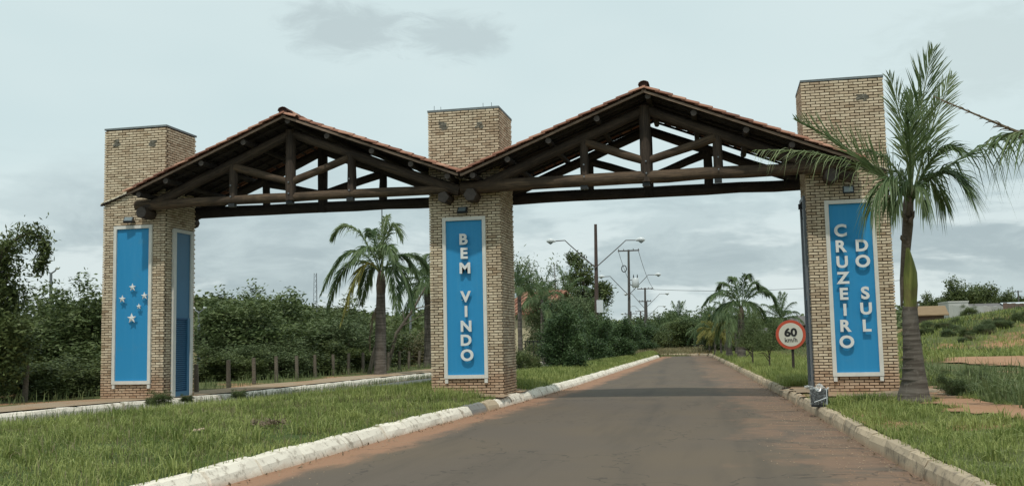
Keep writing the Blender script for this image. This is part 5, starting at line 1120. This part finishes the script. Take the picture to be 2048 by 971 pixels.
p = gxy(1588, 90, -.1); house(p, -.1, 3.2, 6, hz(648, 90, 1600)+.1, .8, 'brown house with dark roof behind the speed sign', 'brownwall', 'greyroof', 'side')
p = gxy(1500, 88, -.1); house(p, -.1, 2.4, 4, 1.3, .5, 'low shed with dark roof in the field behind the young palms', 'brownwall', 'greyroof', 'side')
for x, d, va, s_, lb in ((1952, 150, 'roundA', (1.05, .8, .95), 'broad dark tree above the houses on the bank'), (1995, 155, 'roundA', (.65, .65, .78), 'smaller dark tree right of the broad tree on the bank'), (1882, 150, 'roundA', (.6, .6, .66), 'dark tree above the tan roofed house'), (1848, 160, 'roundB', (.5, .5, .44), 'small tree at the left end above the bank'), (1905, 160, 'roundB', (.5, .5, .42), 'low tree between the two dark trees on the bank')):
    plant('tree', va, gxy(x, d, 1.9), s_, lb, 'tree', 'trees above the bank')
rs = random.Random(21)
def hit(x, y):
    r_ = ray(x, y); d = 30
    while d < 130:
        q_ = CAM+r_*d
        if q_[2] < zright(q_[0], q_[1]): return q_
        d += .5
    return CAM+r_*90
for k in range(34):
    if k == 0: x, y, d = 1938, 630, 90
    elif k < 20: t_ = rs.random(); x, y, d = 1925+125*t_, 678-42*t_+rs.uniform(-7, 7), 66+12*t_+rs.uniform(-2, 2)
    else: x, y, d = rs.uniform(1838, 1925), rs.uniform(645, 672), rs.uniform(70, 80)
    p = atd(x, y, d) if k == 0 else hit(x, y); s_ = .42 if k == 0 else rs.uniform(.16, .34); va = rs.choice(('bushA', 'bushE', 'bushD', 'wildA'))
    plant('bush', 'bushC' if k == 0 else va, (float(p[0]), float(p[1]), max(-.1, zright(p[0], p[1]))-.1), (s_, s_, s_*(1 if k == 0 else .6)), 'small round bush in front of the long whitish wall' if k == 0 else ('low dark scrub clump in the gully crossing the earth bank' if k < 20 else 'low scrub clump on the left part of the earth bank'), 'bush', None if k == 0 else 'scrub in the gully of the earth bank' if k < 20 else 'scrub on the left of the earth bank')
for x, d, yt, lb in ((2042, 140, 580, 'small pole with crossarm on the skyline at the right edge'), (1838, 140, 602, 'small pole with crossarm right of the palm trunk')):
    loc = Vector(gxy(x, d, 2)); t = thing('utility_pole', lb, 'utility pole', loc); h = float(atd(x, yt, d)[2])-2; mb = MB(); mb.tube([(0, 0, -.5), (0, 0, h)], .1, 6); mb.build('pole', MT['pole_grey'], t); MB().box((0, 0, h-.15), (1.1, .1, .1)).build('crossarm', MT['pole_grey'], t)
# ------------------------------------------------------------------ cars
def car_parts():
    body = [(-2.0, .35), (-2.05, .75), (-1.9, .92), (-1.0, 1.0), (-.95, .98), (1.55, .98), (2.0, .9), (2.1, .6), (2.05, .33)]
    mb = MB(); mb.prism(body, -.82, .82); b = mb.mesh('body', MT['car_white'])
    mb = MB(); mb.add([(-1.05, -.76, .97), (-.45, -.62, 1.42), (1.1, -.62, 1.42), (1.65, -.76, .97), (-1.05, .76, .97), (-.45, .62, 1.42), (1.1, .62, 1.42), (1.65, .76, .97)], [(0, 1, 2, 3), (7, 6, 5, 4), (0, 4, 5, 1), (3, 2, 6, 7)]); g = mb.mesh('windows', MT['carglass'])
    mb = MB(); mb.box((.33, 0, 1.435), (1.56, 1.26, .04)); r_ = mb.mesh('roof', MT['car_white'])
    mb = MB(); mb.tube([(0, -.1, 0), (0, .1, 0)], .31, 16, True, 0, False); w_ = mb.mesh('wheel', MT['rubber']); mb = MB(); mb.tube([(0, -.105, 0), (0, .105, 0)], .18, 12, True, 0, False); rm = mb.mesh('rim', MT['lampwhite']); return b, g, r_, w_, rm
CP_ = car_parts()
for x, d, rz, lb in ((1342, 104, .05, 'white parked car at the end of the road, left one'), (1363, 108, .05, 'white parked car at the end of the road, right one')):
    t = thing('parked_car', lb, 'car', gxy(x, d, -.35 if d < 60 else -.12), rz, 'white cars parked beyond the trees'); b, g, r_, w_, rm = CP_; link('body', b, t); link('windows', g, t); link('roof', r_, t)
    for sx in (-1.25, 1.3):
        for sy in (-.76, .76): o = link('wheel', w_, t, (sx, sy, .31)); link('rim', rm, o)
# ------------------------------------------------------------------ far wooded hills
def hill(name, x0, x1, d, prof, seed, mat='leaf_dark', nt_=5200, leafl=1.6):
    rng = np.random.default_rng(seed); rows = []; n = 40
    for i in range(n+1):
        x = x0+(x1-x0)*i/n; yt = np.interp(x, [a for a, b in prof], [b for a, b in prof]); top = atd(x, yt, d); rr = []
        for j, (f, hgt) in enumerate(((-.55, -.5), (-.3, .35), (-.1, .8), (0, 1.0), (.3, .9), (.8, .0))):
            g = CAM+(top-CAM)*(1+f*.45); z = (top[2]-1.0)*hgt if hgt > 0 else -.7; rr.append((g[0], g[1], z))
        rows.append(rr)
    V = np.array(rows).reshape(-1, 3); m_ = 6; F = [(i*m_+j, (i+1)*m_+j, (i+1)*m_+j+1, i*m_+j+1) for i in range(n) for j in range(m_-1)]
    o = link(name, npmesh(name, V, np.array(F), MT['far'], True)); o['kind'] = 'structure'
    R_ = np.array(rows); ii = rng.uniform(0, n-.01, nt_//14); jj = rng.uniform(.6, 3.6, nt_//14); a = ii.astype(int); b = jj.astype(int); fa, fb = (ii-a)[:, None], (jj-b)[:, None]
    C = R_[a, b]*(1-fa)*(1-fb)+R_[a+1, b]*fa*(1-fb)+R_[a, b+1]*(1-fa)*fb+R_[a+1, b+1]*fa*fb
    C = np.repeat(C, 14, 0)+rng.normal(0, 1, (len(C)*14, 3))*np.array([leafl*1.1, leafl*1.1, leafl*.7])+np.array([0, 0, leafl*.3]); V, F = leaves(C, leafl*1.1, leafl*.8, .6, 0, rng)
    o = link('woodland', npmesh('woodland', V, F, MT[mat])); tag(o, 'far woodland covering the hill', None, None, 'stuff')
hill('hill', 330, 900, 330, [(330, 612), (390, 603), (440, 604), (560, 618), (700, 632), (790, 640), (840, 628), (900, 634)], 3, nt_=26000, leafl=1.7)
hill('hill', -150, 330, 260, [(-150, 640), (0, 650), (100, 655), (330, 640)], 4, nt_=14000, leafl=1.6)
hill('hill', 900, 1700, 420, [(900, 640), (1100, 648), (1300, 655), (1450, 650), (1560, 646), (1700, 640)], 5, nt_=20000, leafl=2.0)
hill('hill', 1700, 2300, 330, [(1700, 640), (1800, 622), (1900, 612), (2000, 606), (2300, 600)], 6, nt_=16000, leafl=1.7)

# ------------------------------------------------------------------ grit, fallen leaves, cable
n = 2600; v = RNG.uniform(-15, 12, n); side = RNG.uniform(0, 1, n) < .5; off = np.abs(RNG.normal(0, .38, n))+.03
u = np.where(side, np.array([uLB(q) for q in v])+off, np.array([uRB(q) for q in v])-off*1.6)
C_ = np.c_[u, v, np.full(n, -.305)]; r_ = RNG.uniform(.004, .014, n)[:, None, None]
base = np.array([[1, 0, 0], [-.5, .87, 0], [-.5, -.87, 0], [0, 0, .8]])[None]*r_*(1+RNG.uniform(-.3, .3, (n, 4, 3))); V = (C_[:, None, :]+base).reshape(-1, 3)
F = (np.array([[0, 1, 3], [1, 2, 3], [2, 0, 3]])[None]+4*np.arange(n)[:, None, None]).reshape(-1, 3)
tag(link('gravel', npmesh('gravel', V, F, MT['dirt'])), 'small stones and grit along both kerbs', None, None, 'stuff')
n = 500; v = RNG.uniform(-15, 8, n); side = RNG.uniform(0, 1, n) < .6; off = np.abs(RNG.normal(0, .10, n))+.02
u = np.where(side, np.array([uLB(q) for q in v])+off, np.array([uRB(q) for q in v])-off)
V, F = leaves(np.c_[u, v, np.full(n, -.295)], .06, .022, 1.2)
tag(link('fallen_leaves', npmesh('fallen_leaves', V, F, MT['palm_dead'])), 'dry leaves and grass bits lying against the kerbs', None, None, 'stuff')
a = Vector(atd(1302, 578, 122)); b = Vector(atd(1800, 560, 100)); mb = MB()
mb.tube([a.lerp(b, k/12)-Vector((0, 0, 2.2*(k/12)*(1-k/12))) for k in range(13)], .022, 4, False)
tag(mb.build('power_cable', MT['black']), 'thin cable sagging from the twin crossarm pole towards the right', 'cable')

for (x0, y0, d0, x1, y1, d1, lb) in ((1237, 503, 89, 1271, 580, 122, 'sagging cable from the left end of the transformer pole crossarm to the next pole'), (1277, 502, 89, 1309, 579, 122, 'sagging cable from the right end of the transformer pole crossarm to the next pole'), (1277, 502, 89, 1580, 300, 30, 'cable running from the transformer pole overhead towards the right pillar')):
    if d1 < 60: continue
    a = Vector(atd(x0, y0, d0)); b = Vector(atd(x1, y1, d1)); mb = MB(); mb.tube([a.lerp(b, k/10)-Vector((0, 0, 2.4*(k/10)*(1-k/10))) for k in range(11)], .02, 4, False)
    tag(mb.build('power_cable', MT['black']), lb, 'cable')
